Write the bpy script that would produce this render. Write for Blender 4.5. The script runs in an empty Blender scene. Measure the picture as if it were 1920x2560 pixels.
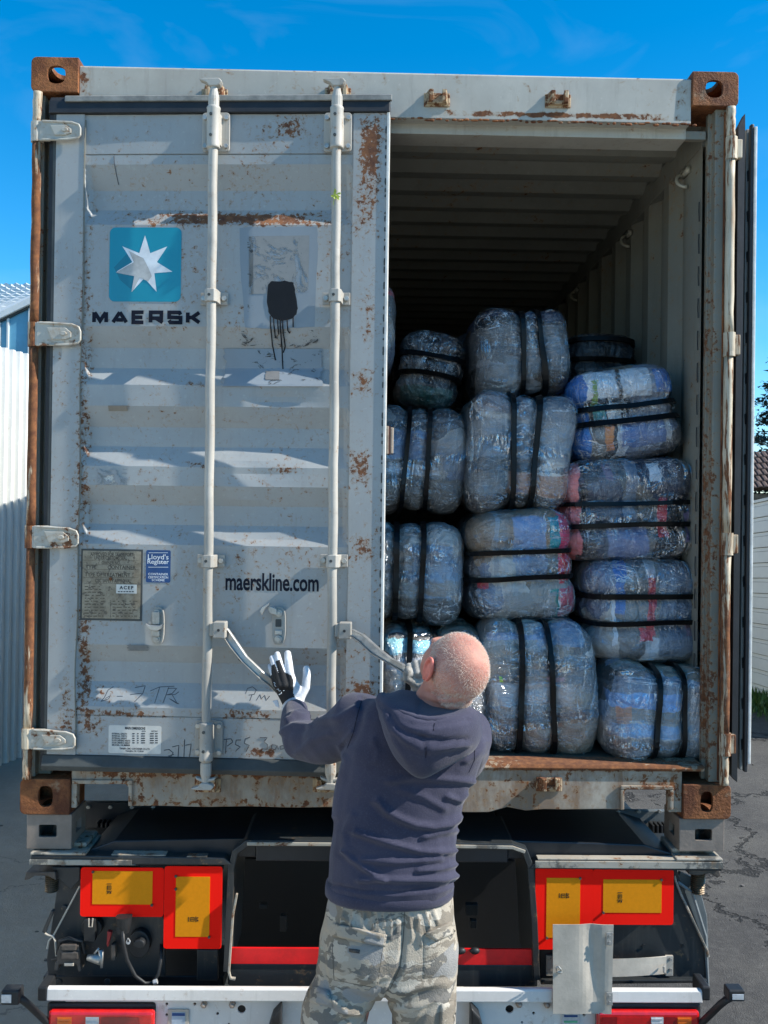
import bpy, bmesh, math, random
from mathutils import Vector, Matrix, noise
random.seed(7)
C = bpy.context.scene.collection
SC = bpy.context.scene

# ------------------------------------------------------------------ camera
FPX = 2400.0
CAM = Vector((-0.055, -3.315, 1.026))
YAW, PIT, ROL = math.radians(-1.09), math.radians(0.38), math.radians(0.75)
_f = Vector((-math.sin(YAW)*math.cos(PIT), math.cos(YAW)*math.cos(PIT), math.sin(PIT)))
_r0 = Vector((math.cos(YAW), math.sin(YAW), 0))
_u0 = _r0.cross(_f)
_r = math.cos(ROL)*_r0 + math.sin(ROL)*_u0
_u = -math.sin(ROL)*_r0 + math.cos(ROL)*_u0
cd = bpy.data.cameras.new('camera'); cam = bpy.data.objects.new('camera', cd); C.objects.link(cam)
cd.sensor_fit = 'HORIZONTAL'; cd.sensor_width = 36; cd.lens = FPX/1920*36
cd.clip_start = 0.05; cd.clip_end = 2000
m = Matrix((( _r.x, _u.x, -_f.x, CAM.x), (_r.y, _u.y, -_f.y, CAM.y), (_r.z, _u.z, -_f.z, CAM.z), (0, 0, 0, 1)))
cam.matrix_world = m
SC.camera = cam

# ------------------------------------------------------------------ sky and sun
SUN = Vector((0.755, -0.142, 0.62)).normalized()
W = bpy.data.worlds.new('World'); SC.world = W; W.use_nodes = True
wn = W.node_tree.nodes; wl = W.node_tree.links
bg = wn['Background']; bg.inputs['Strength'].default_value = 0.125
sky = wn.new('ShaderNodeTexSky'); sky.sky_type = 'NISHITA'; sky.sun_disc = False
sky.sun_elevation = math.asin(SUN.z)
sky.sun_rotation = math.atan2(SUN.x, SUN.y)
sky.altitude = 500; sky.air_density = 0.9; sky.dust_density = 0.15; sky.ozone_density = 3.0
hs = wn.new('ShaderNodeHueSaturation'); hs.inputs['Saturation'].default_value = 1.42
hs.inputs['Hue'].default_value = 0.492
wl.new(sky.outputs[0], hs.inputs['Color'])
tc = wn.new('ShaderNodeTexCoord'); mp = wn.new('ShaderNodeMapping'); mp.inputs['Scale'].default_value = (2.0, 2.0, 5.0)
nz = wn.new('ShaderNodeTexNoise'); nz.inputs['Scale'].default_value = 2.3; nz.inputs['Detail'].default_value = 8; nz.inputs['Distortion'].default_value = 1.2
cr = wn.new('ShaderNodeValToRGB'); cr.color_ramp.elements[0].position = 0.52; cr.color_ramp.elements[1].position = 0.85
mm = wn.new('ShaderNodeMath'); mm.operation = 'MULTIPLY'; mm.inputs[1].default_value = 0.06
mx = wn.new('ShaderNodeMix'); mx.data_type = 'RGBA'; mx.inputs['B'].default_value = (5.0, 5.6, 6.2, 1)
wl.new(tc.outputs['Generated'], mp.inputs[0]); wl.new(mp.outputs[0], nz.inputs['Vector']); wl.new(nz.outputs['Fac'], cr.inputs[0])
wl.new(cr.outputs[0], mm.inputs[0]); wl.new(mm.outputs[0], mx.inputs['Factor']); wl.new(hs.outputs[0], mx.inputs['A']); wl.new(mx.outputs['Result'], bg.inputs['Color'])
sd = bpy.data.lights.new('sun', 'SUN'); sd.energy = 4.3; sd.angle = math.radians(0.5); sd.color = (1.0, 0.95, 0.87)
so = bpy.data.objects.new('sun', sd); C.objects.link(so); so.rotation_euler = SUN.to_track_quat('Z', 'Y').to_euler()
SC.view_settings.view_transform = 'Standard'; SC.view_settings.look = 'None'
SC.view_settings.gamma = 1; SC.view_settings.exposure = 0.92; SC.view_settings.use_curve_mapping = False
SC.render.engine = 'CYCLES'

# ------------------------------------------------------------------ placing helpers
def ray(px, py): return _f*FPX + _r*(px-960) - _u*(py-1280)
def P(px, py, Y):
    d = ray(px, py); t = (Y-CAM.y)/d.y
    return CAM + d*t
def px_of(p):
    d = p-CAM; z = d.dot(_f)
    return 960+FPX*d.dot(_r)/z, 1280-FPX*d.dot(_u)/z
GZ = -1.02
TH = math.radians(3.4)
HX, HY = -1.165, -0.012
EX = Vector((math.cos(TH), -math.sin(TH), 0)); EN = Vector((-math.sin(TH), -math.cos(TH), 0))
def D(px, py, w=0.0):
    d = ray(px, py); h = Vector((HX, HY, 0)) + EN*w
    t = (h-CAM).dot(EN)/d.dot(EN); p = CAM+d*t
    return (p-h).dot(EX), p.z

OFF = {}
def tag(o, label=None, cat=None, group=None, kind=None):
    if label: o['label'] = label
    if cat: o['category'] = cat
    if group: o['group'] = group
    if kind: o['kind'] = kind
    return o
def thing(name, loc, label, cat, group=None):
    o = bpy.data.objects.new(name, None); C.objects.link(o); o.empty_display_size = 0.1
    o.location = loc; OFF[o.name] = Vector(loc)
    return tag(o, label, cat, group)

class MB:
    def __init__(s): s.v = []; s.f = []; s.m = []
    def add(s, vs, fs, mi=0):
        b = len(s.v); s.v += [tuple(v) for v in vs]; s.f += [tuple(i+b for i in f) for f in fs]; s.m += [mi]*len(fs); return s
    def box(s, x0, x1, y0, y1, z0, z1, mi=0):
        vs = [(x, y, z) for x in (x0, x1) for y in (y0, y1) for z in (z0, z1)]
        return s.add(vs, [(0, 1, 3, 2), (4, 6, 7, 5), (0, 4, 5, 1), (2, 3, 7, 6), (0, 2, 6, 4), (1, 5, 7, 3)], mi)
    def prism(s, poly, y0, y1, mi=0):        # poly in (x,z), extruded over y
        n = len(poly)
        vs = [(x, y0, z) for x, z in poly]+[(x, y1, z) for x, z in poly]
        fs = [tuple(range(n)), tuple(range(2*n-1, n-1, -1))]+[(i, (i+1) % n + 0, (i+1) % n+n, i+n) for i in range(n)]
        return s.add(vs, fs, mi)
    def prism_axis(s, poly, a0, a1, axis, mi=0):   # poly in the two other axes
        n = len(poly)
        def mk(p, q, a): return (a, p, q) if axis == 0 else ((p, a, q) if axis == 1 else (p, q, a))
        vs = [mk(p, q, a0) for p, q in poly]+[mk(p, q, a1) for p, q in poly]
        fs = [tuple(range(n)), tuple(range(2*n-1, n-1, -1))]+[(i, (i+1) % n, (i+1) % n+n, i+n) for i in range(n)]
        return s.add(vs, fs, mi)
    def loft(s, rings, caps=True, mi=0):
        n = len(rings[0]); b = len(s.v); vs = [p for r in rings for p in r]; fs = []
        for k in range(len(rings)-1):
            for i in range(n):
                j = (i+1) % n; fs.append((k*n+i, k*n+j, (k+1)*n+j, (k+1)*n+i))
        if caps: fs += [tuple(range(n-1, -1, -1)), tuple((len(rings)-1)*n+i for i in range(n))]
        return s.add(vs, fs, mi)
    def tube(s, pts, rad, seg=12, mi=0, flat=1.0):
        pts = [Vector(p) for p in pts]
        rad = rad if isinstance(rad, (list, tuple)) else [rad]*len(pts)
        rings = []; up = None
        for i, p in enumerate(pts):
            t = (pts[min(i+1, len(pts)-1)]-pts[max(i-1, 0)]).normalized()
            if up is None: up = Vector((0, 0, 1)) if abs(t.z) < .9 else Vector((0, 1, 0))
            a = t.cross(up).normalized(); b = a.cross(t).normalized(); up = b
            rings.append([p+a*math.cos(2*math.pi*k/seg)*rad[i]+b*math.sin(2*math.pi*k/seg)*rad[i]*flat for k in range(seg)])
        return s.loft(rings, True, mi)
    def ell(s, c, r, M=None, nu=16, nv=12, mi=0):
        rings = []; c = Vector(c)
        for j in range(1, nv):
            ph = math.pi*j/nv
            ring = []
            for i in range(nu):
                th = 2*math.pi*i/nu
                v = Vector((r[0]*math.sin(ph)*math.cos(th), r[1]*math.sin(ph)*math.sin(th), r[2]*math.cos(ph)))
                ring.append(c+(M@v if M else v))
            rings.append(ring)
        return s.loft(rings, True, mi)
    def build(s, name, mat, parent=None, bevel=0, smooth=False, off=True, sub=0):
        me = bpy.data.meshes.new(name)
        o = Vector((0, 0, 0))
        if parent is not None and off: o = OFF.get(parent.name, o)
        me.from_pydata([(v[0]-o.x, v[1]-o.y, v[2]-o.z) for v in s.v], [], s.f)
        for mt in (mat if isinstance(mat, (list, tuple)) else [mat]): me.materials.append(mt)
        me.polygons.foreach_set('material_index', s.m)
        bm = bmesh.new(); bm.from_mesh(me); bmesh.ops.recalc_face_normals(bm, faces=bm.faces); bm.to_mesh(me); bm.free()
        ob = bpy.data.objects.new(name, me); C.objects.link(ob)
        if parent is not None: ob.parent = parent; OFF[ob.name] = o
        if smooth: me.shade_smooth()
        if bevel:
            b = ob.modifiers.new('b', 'BEVEL'); b.width = bevel; b.segments = 2; b.limit_method = 'ANGLE'; b.angle_limit = 0.6
            if smooth: b.harden_normals = False
        if sub:
            b = ob.modifiers.new('s', 'SUBSURF'); b.levels = b.render_levels = sub
        return ob
def bake(ob):
    dg = bpy.context.evaluated_depsgraph_get(); dg.update()
    me = bpy.data.meshes.new_from_object(ob.evaluated_get(dg)); ob.modifiers.clear(); old = ob.data; ob.data = me
    bpy.data.meshes.remove(old); me.name = ob.name
    return ob
def cut(ob, cutter_mb):
    for i, cm in enumerate(cutter_mb if isinstance(cutter_mb, list) else [cutter_mb]):
        me = bpy.data.meshes.new('c')
        me.from_pydata(cm.v, [], cm.f)
        bm = bmesh.new(); bm.from_mesh(me); bmesh.ops.recalc_face_normals(bm, faces=bm.faces); bm.to_mesh(me); bm.free()
        co = bpy.data.objects.new('c', me); C.objects.link(co)
        o = OFF.get(ob.name, Vector((0, 0, 0))); co.location = (0, 0, 0) if ob.parent else (0, 0, 0)
        b = ob.modifiers.new('x', 'BOOLEAN'); b.operation = 'DIFFERENCE'; b.solver = 'EXACT'; b.object = co
        bake(ob); bpy.data.objects.remove(co); bpy.data.meshes.remove(me)
    return ob
def oval(cx, cz, rx, rz, n=20, p=2.0):
    r = []
    for i in range(n):
        t = 2*math.pi*i/n; c, s = math.cos(t), math.sin(t)
        k = (abs(c)**p+abs(s)**p)**(-1/p); r.append((cx+rx*k*c, cz+rz*k*s))
    return r
def rrect(x0, x1, z0, z1, r, n=4):
    out = []
    for cx, cz, a in ((x1-r, z1-r, 0), (x0+r, z1-r, 90), (x0+r, z0+r, 180), (x1-r, z0+r, 270)):
        for i in range(n+1):
            t = math.radians(a+90*i/n); out.append((cx+r*math.cos(t), cz+r*math.sin(t)))
    return out

# ------------------------------------------------------------------ material helpers
class NT:
    def __init__(s, name):
        s.m = bpy.data.materials.new(name); s.m.use_nodes = True; s.t = s.m.node_tree; s.n = s.t.nodes; s.l = s.t.links
        s.b = s.n['Principled BSDF']; s.tc = s.n.new('ShaderNodeTexCoord'); s.co = s.tc.outputs['Object']
    def put(s, sock, v):
        if isinstance(v, bpy.types.NodeSocket): s.l.new(v, sock)
        elif isinstance(v, (tuple, list)) and len(v) == 3 and sock.type == 'RGBA': sock.default_value = (*v, 1)
        else: sock.default_value = v
    def math(s, op, a, b=None, c=None, clamp=False):
        n = s.n.new('ShaderNodeMath'); n.operation = op; n.use_clamp = clamp
        s.put(n.inputs[0], a)
        if b is not None: s.put(n.inputs[1], b)
        if c is not None: s.put(n.inputs[2], c)
        return n.outputs[0]
    def map(s, scale=(1, 1, 1), loc=(0, 0, 0), rot=(0, 0, 0), v=None):
        n = s.n.new('ShaderNodeMapping'); s.l.new(v or s.co, n.inputs[0]); n.inputs['Scale'].default_value = scale
        n.inputs['Location'].default_value = loc; n.inputs['Rotation'].default_value = rot; return n.outputs[0]
    def noise(s, scale, detail=6, rough=0.6, v=None, dist=0, col=False):
        n = s.n.new('ShaderNodeTexNoise'); n.inputs['Scale'].default_value = scale; n.inputs['Detail'].default_value = detail
        n.inputs['Roughness'].default_value = rough; n.inputs['Distortion'].default_value = dist
        s.l.new(v or s.co, n.inputs['Vector']); return n.outputs['Color' if col else 'Fac']
    def voro(s, scale, v=None, feat='F1', out='Distance'):
        n = s.n.new('ShaderNodeTexVoronoi'); n.feature = feat; n.inputs['Scale'].default_value = scale
        s.l.new(v or s.co, n.inputs['Vector']); return n.outputs[out]
    def sm(s, x, lo, hi):
        n = s.n.new('ShaderNodeMapRange'); n.interpolation_type = 'SMOOTHSTEP'; s.put(n.inputs[0], x)
        n.inputs[1].default_value = lo; n.inputs[2].default_value = hi; return n.outputs[0]
    def ramp(s, x, stops, const=False):
        n = s.n.new('ShaderNodeValToRGB'); s.put(n.inputs[0], x); e = n.color_ramp
        if const: e.interpolation = 'CONSTANT'
        while len(e.elements) < len(stops): e.elements.new(0.5)
        for el, (p, c) in zip(e.elements, stops): el.position = p; el.color = (*c, 1)
        return n.outputs[0]
    def mix(s, f, a, b, mode='MIX'):
        n = s.n.new('ShaderNodeMix'); n.data_type = 'RGBA'; n.blend_type = mode
        s.put(n.inputs['Factor'], f); s.put(n.inputs['A'], a); s.put(n.inputs['B'], b); return n.outputs['Result']
    def sep(s, v=None):
        n = s.n.new('ShaderNodeSeparateXYZ'); s.l.new(v or s.co, n.inputs[0]); return n.outputs
    def vadd(s, a, b, k=1.0):
        sc = s.n.new('ShaderNodeVectorMath'); sc.operation = 'SCALE'; s.put(sc.inputs[0], b); sc.inputs['Scale'].default_value = k
        n = s.n.new('ShaderNodeVectorMath'); n.operation = 'ADD'; s.put(n.inputs[0], a); s.l.new(sc.outputs[0], n.inputs[1]); return n.outputs[0]
    def boxm(s, cx, cz, rx, rz, xz, soft=0.35, ax=(0, 2)):
        a = s.math('ABSOLUTE', s.math('MULTIPLY', s.math('SUBTRACT', xz[ax[0]], cx), 1.0/rx))
        b = s.math('ABSOLUTE', s.math('MULTIPLY', s.math('SUBTRACT', xz[ax[1]], cz), 1.0/rz))
        return s.sm(s.math('MAXIMUM', a, b), 1.0+soft*.3, 1.0-soft)
    def bump(s, h, strength=0.3, dist=0.01, nrm=None):
        n = s.n.new('ShaderNodeBump'); n.inputs['Strength'].default_value = strength; n.inputs['Distance'].default_value = dist
        s.put(n.inputs['Height'], h)
        if nrm: s.l.new(nrm, n.inputs['Normal'])
        return n.outputs[0]
    def fin(s, col=None, rough=0.5, metal=0.0, nrm=None, spec=0.5, **k):
        if col is not None: s.put(s.b.inputs['Base Color'], col)
        s.put(s.b.inputs['Roughness'], rough); s.put(s.b.inputs['Metallic'], metal); s.put(s.b.inputs['Specular IOR Level'], spec)
        if nrm: s.l.new(nrm, s.b.inputs['Normal'])
        for kk, v in k.items(): s.put(s.b.inputs[kk.replace('_', ' ')], v)
        return s.m
def simple(name, col, rough=0.5, metal=0.0, var=0.15, scale=12, bump=0.15, spec=0.5, **k):
    t = NT(name); n = t.noise(scale, 6, .65)
    d = tuple(c*(1-var) for c in col); e = tuple(min(1, c*(1+var)) for c in col)
    c = t.mix(t.sm(n, .3, .7), d, e)
    return t.fin(c, rough, metal, t.bump(t.noise(scale*6, 4), bump, .003), spec, **k)
RUST1 = (0.135, 0.052, 0.021); RUST2 = (0.075, 0.026, 0.013); RUST3 = (0.25, 0.10, 0.035)
def rustcol(t):
    return t.ramp(t.noise(38, 7, .7), [(.3, RUST2), (.48, RUST1), (.68, RUST3)])
def painted(name, col, rust=0.40, var=0.10, streak=0.25, rough=0.5, grime=(0.12, 0.10, 0.07), regions=(), dirt=0.5, fscale=30, flake=None, vst=None, stain=0):
    """weathered paint; rust = share of the low end of a noise that rusts, regions = (cx,cz,rx,rz,amount)"""
    t = NT(name); xz = t.sep()
    big = t.noise(2.2, 5, .6); mid = t.noise(9, 6, .65)
    st = t.noise(6, 6, .7, t.map((4.5, 4.5, .45)))
    c = t.mix(t.sm(big, .35, .7), tuple(x*(1-var) for x in col), tuple(min(1, x*(1+var)) for x in col))
    if flake: c = t.mix(t.sm(t.noise(5, 7, .7), .50, .56), c, flake)
    c = t.mix(t.math('MULTIPLY', t.sm(st, .52, .80), streak), c, grime)
    c = t.mix(t.math('MULTIPLY', t.sm(mid, .55, .75), dirt*.5), c, tuple(x*.55 for x in col))
    c = t.mix(t.math('MULTIPLY', t.sm(t.noise(60, 4, .6), .60, .72), .35), c, tuple(min(1, x*1.35) for x in col))
    if stain: c = t.mix(t.math('MULTIPLY', t.sm(t.noise(3.4, 7, .7, t.map((1.6, 1, .8), (4, 2, 1))), .40, .62), stain), c, (.15, .085, .045))
    fine = t.noise(fscale, 9, .72, t.map(vst) if vst else None, dist=.3)
    reg = t.math('MULTIPLY', t.noise(3.1, 4, .6), .35)
    for (cx, cz, rx, rz, am) in regions:
        b = t.boxm(cx, cz, rx, rz, xz, .9)
        reg = t.math('ADD', reg, t.math('MULTIPLY', b, am))
    v = t.math('ADD', fine, reg)
    thr = 1.02-rust*.55
    mask = t.sm(v, thr, thr+.035); halo = t.sm(v, thr-.10, thr+.01)
    c = t.mix(t.math('MULTIPLY', halo, .42), c, (0.30, 0.18, 0.08))
    c = t.mix(mask, c, rustcol(t))
    h = t.math('ADD', t.math('MULTIPLY', mask, .6), t.math('MULTIPLY', mid, .6))
    r = t.math('ADD', t.math('MULTIPLY', mask, .35), rough)
    return t.fin(c, r, 0, t.bump(h, .35, .003))

# ------------------------------------------------------------------ ground
t = NT('asphalt')
n1 = t.noise(1.1, 8, .65); n2 = t.noise(26, 7, .75); n3 = t.noise(160, 3, .6)
c = t.mix(t.sm(n1, .35, .68), (.060, .058, .056), (.100, .095, .086))
c = t.mix(t.math('MULTIPLY', t.sm(n2, .45, .75), .6), c, (.135, .130, .120))
c = t.mix(t.math('MULTIPLY', t.sm(n3, .58, .75), .7), c, (.02, .02, .022))
cv = t.voro(.33, t.vadd(t.co, t.noise(1.6, 6, .7, col=True), 1.1), 'DISTANCE_TO_EDGE')
crk = t.sm(cv, .012, .003)
c = t.mix(t.math('MULTIPLY', crk, .75), c, (.012, .012, .012))
c = t.mix(t.math('MULTIPLY', t.sm(t.noise(.55, 5, .7), .58, .66), .45), c, (.05, .05, .052))
ASPH = t.fin(c, .92, 0, t.bump(t.math('SUBTRACT', t.math('ADD', t.math('MULTIPLY', n2, .8), t.math('MULTIPLY', n3, .7)), crk), .9, .012), .25)
mb = MB(); N = 60
gx = [-160+i*(320/N) for i in range(N+1)]
mb.add([(x, y, GZ) for y in (-60, -4, 0, 4, 8, 12, 20, 60, 400) for x in gx], [(j*(N+1)+i, j*(N+1)+i+1, (j+1)*(N+1)+i+1, (j+1)*(N+1)+i) for j in range(8) for i in range(N)])
tag(mb.build('ground', ASPH), 'grey cracked asphalt yard', kind='structure')

t = NT('yard_concrete')
n1 = t.noise(.9, 8, .68); n2 = t.noise(22, 7, .75)
c = t.mix(t.sm(n1, .35, .68), (.27, .25, .21), (.35, .325, .27)); c = t.mix(t.math('MULTIPLY', t.sm(n2, .45, .75), .5), c, (.36, .345, .31))
cv = t.voro(.5, t.vadd(t.co, t.noise(1.6, 6, .7, col=True), .9), 'DISTANCE_TO_EDGE'); c = t.mix(t.math('MULTIPLY', t.sm(cv, .008, .002), .5), c, (.08, .075, .07))
c = t.mix(t.math('MULTIPLY', t.sm(t.noise(4, 6, .7, t.map((1, .2, 1))), .55, .75), .35), c, (.16, .15, .14))
CONC = t.fin(c, .9, 0, t.bump(t.math('ADD', n2, t.math('MULTIPLY', t.noise(150, 3), .6)), .6, .008), .25)
mb = MB(); mb.add([(x, y, GZ+.004) for y in (-14, -6, -2, 2, 6, 14, 40) for x in (-14, -8, -4, -2, 0, .4)], [(j*6+i, j*6+i+1, (j+1)*6+i+1, (j+1)*6+i) for j in range(6) for i in range(5)])
tag(mb.build('pavement', CONC), 'pale grey concrete apron under and left of the trailer', kind='structure')
mb = MB(); mb.add([(x, y, GZ+.004) for y in (-14, -9, -4.2) for x in (.4001, 3, 8)], [(j*3+i, j*3+i+1, (j+1)*3+i+1, (j+1)*3+i) for j in range(2) for i in range(2)])  # unseen slab behind the camera, added to bounce sunlight onto the container
tag(mb.build('pavement', CONC), 'unseen pale grey concrete added behind the camera to bounce light', kind='structure')

# ------------------------------------------------------------------ palette of the container
PAINT = (.335, .345, .335)
def DR(x0, y0, x1, y1, a):
    u0, z0 = D(x0, y0); u1, z1 = D(x1, y1); return ((u0+u1)/2, (z0+z1)/2, abs(u1-u0)/2, abs(z1-z0)/2, a*.82)
door_regions = [DR(895, 270, 955, 500, .30), DR(880, 470, 955, 600, .20), DR(330, 520, 870, 568, .30), DR(680, 285, 770, 350, .17), DR(900, 560, 945, 1000, .10),
                DR(865, 920, 940, 1000, .19), DR(870, 1115, 930, 1230, .19), DR(870, 1330, 935, 1400, .20), DR(875, 1700, 940, 1745, .20), DR(160, 1770, 480, 1800, .20),
                DR(530, 1768, 720, 1806, .20), DR(190, 1500, 222, 1820, .24), DR(200, 1795, 260, 1840, .17), DR(620, 1868, 700, 1895, .24), DR(830, 1690, 960, 1895, .09),
                DR(465, 1150, 520, 1175, .19), DR(660, 1165, 760, 1185, .16), DR(460, 950, 525, 975, .18), DR(800, 560, 900, 700, .08), DR(150, 1640, 180, 1800, .13),
                DR(196, 400, 222, 1500, .16), DR(120, 1790, 200, 1850, .12)]
DOORP = painted('door_paint', PAINT, rust=.385, var=.07, streak=.22, rough=.42, regions=door_regions, dirt=.28, fscale=58)
def WR(x0, y0, x1, y1, a):
    p = P(x0, y0, 0); q = P(x1, y1, 0); return ((p.x+q.x)/2, (p.z+q.z)/2, abs(q.x-p.x)/2, abs(q.z-p.z)/2, a)
HEADP = painted('header_paint', (.43, .415, .36), stain=.10, rust=.33, var=.12, streak=.7, rough=.55, grime=(.26, .23, .19), dirt=.5, fscale=26,
                regions=[WR(1000, 270, 1760, 305, .30), WR(196, 150, 240, 260, .16), WR(1680, 180, 1730, 300, .12), WR(1050, 170, 1700, 200, .08), WR(240, 165, 900, 183, .09)])
SILLP = painted('sill_paint', (.34, .30, .24), stain=.75, rust=.45, var=.25, streak=1.0, rough=.65, grime=(.20, .085, .035), dirt=.9, fscale=30,
                regions=[WR(160, 1920, 960, 1950, .16), WR(1160, 1900, 1760, 1930, .30), WR(180, 1950, 340, 2040, .14), WR(330, 1990, 960, 2030, .10), WR(1540, 1940, 1720, 2045, .14), WR(640, 1930, 960, 1990, .06)])
POSTP = painted('post_paint', (.19, .185, .15), rust=.42, var=.15, streak=.6, rough=.6, grime=(.13, .07, .04), fscale=48, regions=[WR(1765, 280, 1788, 1950, .10), WR(1750, 1600, 1800, 1960, .08)])
TUBEP = painted('hinge_tube_paint', (.50, .44, .33), rust=.55, var=.2, streak=1.0, rough=.6, grime=(.34, .16, .045), fscale=26, vst=(1.6, 1.6, .16),
                regions=[WR(80, 230, 120, 1950, .24), WR(1800, 1000, 1850, 1200, .16), WR(1800, 1400, 1850, 1960, .16)])
HINGEP = painted('hinge_paint', (.44, .42, .36), rust=.47, streak=.5, rough=.5, fscale=20, grime=(.34, .2, .09))
RODP = painted('galvanised_paint', (.38, .36, .315), rust=.34, var=.2, streak=.8, rough=.55, dirt=.9, fscale=30, grime=(.2, .17, .13))
STEEL = simple('galvanised_steel', (.42, .41, .38), .38, .6, .2, 30)
INNERP = painted('interior_paint', (.25, .245, .205), rust=.36, streak=.35, rough=.6, dirt=.6, fscale=26)
t = NT('rusty_casting')
fr = t.noise(45, 8, .75); c = t.mix(t.sm(t.noise(5, 6, .7), .35, .65), (.10, .032, .014), (.30, .115, .040))
c = t.mix(t.math('MULTIPLY', t.sm(fr, .5, .7), .6), c, (.055, .022, .014)); c = t.mix(t.math('MULTIPLY', t.sm(t.noise(7, 6, .7, t.map((1, 1, 1), (3, 3, 3))), .56, .68), .55), c, (.34, .29, .20))
RUSTM = t.fin(c, .78, 0, t.bump(t.math('ADD', fr, t.noise(110, 4)), .8, .006), .3)
GASK = simple('black_rubber_gasket', (.018, .019, .021), .55, 0, .3, 8, .2)
DARKIN = simple('dark_gasket_grey', (.05, .055, .052), .6, 0, .3, 6, .3)
BLACKP = simple('black_paint_blot', (.008, .009, .011), .6, spec=.25)
NAVY = simple('navy_print', (.010, .012, .022), .7, bump=0, spec=.15)
PENCIL = simple('marker_line', (.06, .065, .075), .7, bump=0)
WHITEP = simple('white_print', (.70, .73, .74), .5, bump=0)
TEAL = simple('teal_print', (.005, .245, .335), .42, 0, .06, 3, .05)
TEALD = simple('faded_teal_print', (.004, .17, .245), .42, 0, .05, 3, .05)
LLBLUE = simple('dark_blue_sticker', (.010, .060, .19), .4, bump=0)
LABELW = simple('off_white_sticker', (.62, .60, .54), .5, 0, .08, 20, .05)
PATCH = simple('touch_up_paint', (.235, .265, .285), .4, 0, .05, 5, .1)
STARG = simple('weathered_white_print', (.42, .42, .40), .6, 0, .25, 14, .1)

CT = thing('shipping_container', (0, 0, 0), 'weathered grey shipping container with one door open, standing on the trailer', 'shipping container')
Wd, Ht, Ln = 1.219, 2.591, 12.19
# corner castings: hollow blocks with a hole in each outer face
def casting(x0, x1, z0, z1, cx, cz, rx, rz, p, top, left):
    mb = MB(); r = .022 
    poly = rrect(x0, x1, z0, z1, .004, 2)
    if left: poly = [(x, z) for x, z in rrect(x0, x1, z0, z1, .02, 4) if x < (x0+x1)/2]+[(x1, z0), (x1, z1)]
    else: poly = [(x0, z1), (x0, z0)]+[(x, z) for x, z in rrect(x0, x1, z0, z1, .02, 4) if x > (x0+x1)/2][::-1]
    poly = sorted(poly, key=lambda q: math.atan2(q[1]-(z0+z1)/2, q[0]-(x0+x1)/2))
    mb.prism(poly, -.012, .166)
    ob = mb.build('corner_casting', RUSTM, CT, bevel=.003)
    bake(ob)
    w = .016
    cav = MB().box(x0+w, x1-w, .004, .150, z0+w, z1-w)
    fr_ = MB().prism(oval(cx, cz, rx, rz, 22, p), -.05, .02)
    xs = (x0-.03, x0+.03) if left else (x1-.03, x1+.03)
    sd_ = MB().prism_axis(oval(.077, (z0+z1)/2, .045, rz, 20, p), xs[0], xs[1], 0)
    zt = (z1-.03, z1+.03) if top else (z0-.03, z0+.03)
    tp_ = MB().prism_axis(oval((x0+x1)/2, .077, .032, .052, 20, 3), zt[0], zt[1], 2)
    cut(ob, [cav, fr_, sd_, tp_]); ob.data.shade_flat()
    return ob
casting(-1.222, -1.060, 2.473, 2.594, -1.137+.002, 2.533, .031, .031, 2.6, True, True)
casting(1.060, 1.222, 2.473, 2.594, 1.137, 2.533, .031, .031, 2.6, True, False)
casting(-1.222, -1.052, 0, .122, -1.135, .062, .025, .036, 3.0, False, True)
casting(1.055, 1.222, 0, .120, 1.137, .060, .022, .036, 3.0, False, False)
# header
HZ0, HZ1 = 2.415, 2.572
mb = MB().prism_axis([(-.002, HZ1-.006), (.004, HZ1), (.16, HZ1), (.16, HZ0-.035), (.05, HZ0-.035), (.05, HZ0), (0, HZ0)], -1.0595, 1.0595, 0)
mb.build('header_beam', HEADP, CT, bevel=.002)
MB().box(-1.058, 1.13, .0505, .075, HZ0-.034, HZ0-.006).build('header_lip', POSTP, CT)
# a lip weld line and small welds under the header
mb = MB()
for i in range(46):
    x = .02+i*.0235+random.uniform(-.006, .006); z = HZ0-.004+random.uniform(-.004, .004)
    mb.ell((x, -.001, z), (random.uniform(.006, .016), .004, random.uniform(.003, .006)), None, 6, 4)
tag(mb.build('weld_bead', RUSTM, CT), kind='stuff')
# cam keepers
def keeper(cx, cz, s=1, lower=False):
    mb = MB()
    for k in (-1, 1):
        q = [(cx+k*.028-.009, -.002), (cx+k*.028+.009, -.002), (cx+k*.022+.009, -.036), (cx+k*.022-.006, -.036)]
        mb.prism_axis([(a, b) for a, b in q], cz-.022, cz+.020, 2)
    mb.box(cx-.045, cx+.045, -.007, -.0015, cz-.03, cz+.018)
    mb.prism_axis([(cx-.03, -.0055), (cx+.03, -.0055), (cx+.02, -.018), (cx-.02, -.018)], cz-.022, cz-.008, 2)
    return mb.build('cam_keeper', KEEPM, CT, bevel=.003)
KEEPM = painted('keeper_rusty_paint', (.42, .32, .20), rust=.62, streak=.6, rough=.7, fscale=40)
for x, y in ((1092, 247), (1394, 250), (537, 237), (845, 234)):
    p = P(x, y, 0); keeper(p.x, p.z)
for x, y in ((1372, 1956), (1405-590, 1958), (520, 1958)):
    p = P(x, y, 0); keeper(p.x, p.z)
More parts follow.
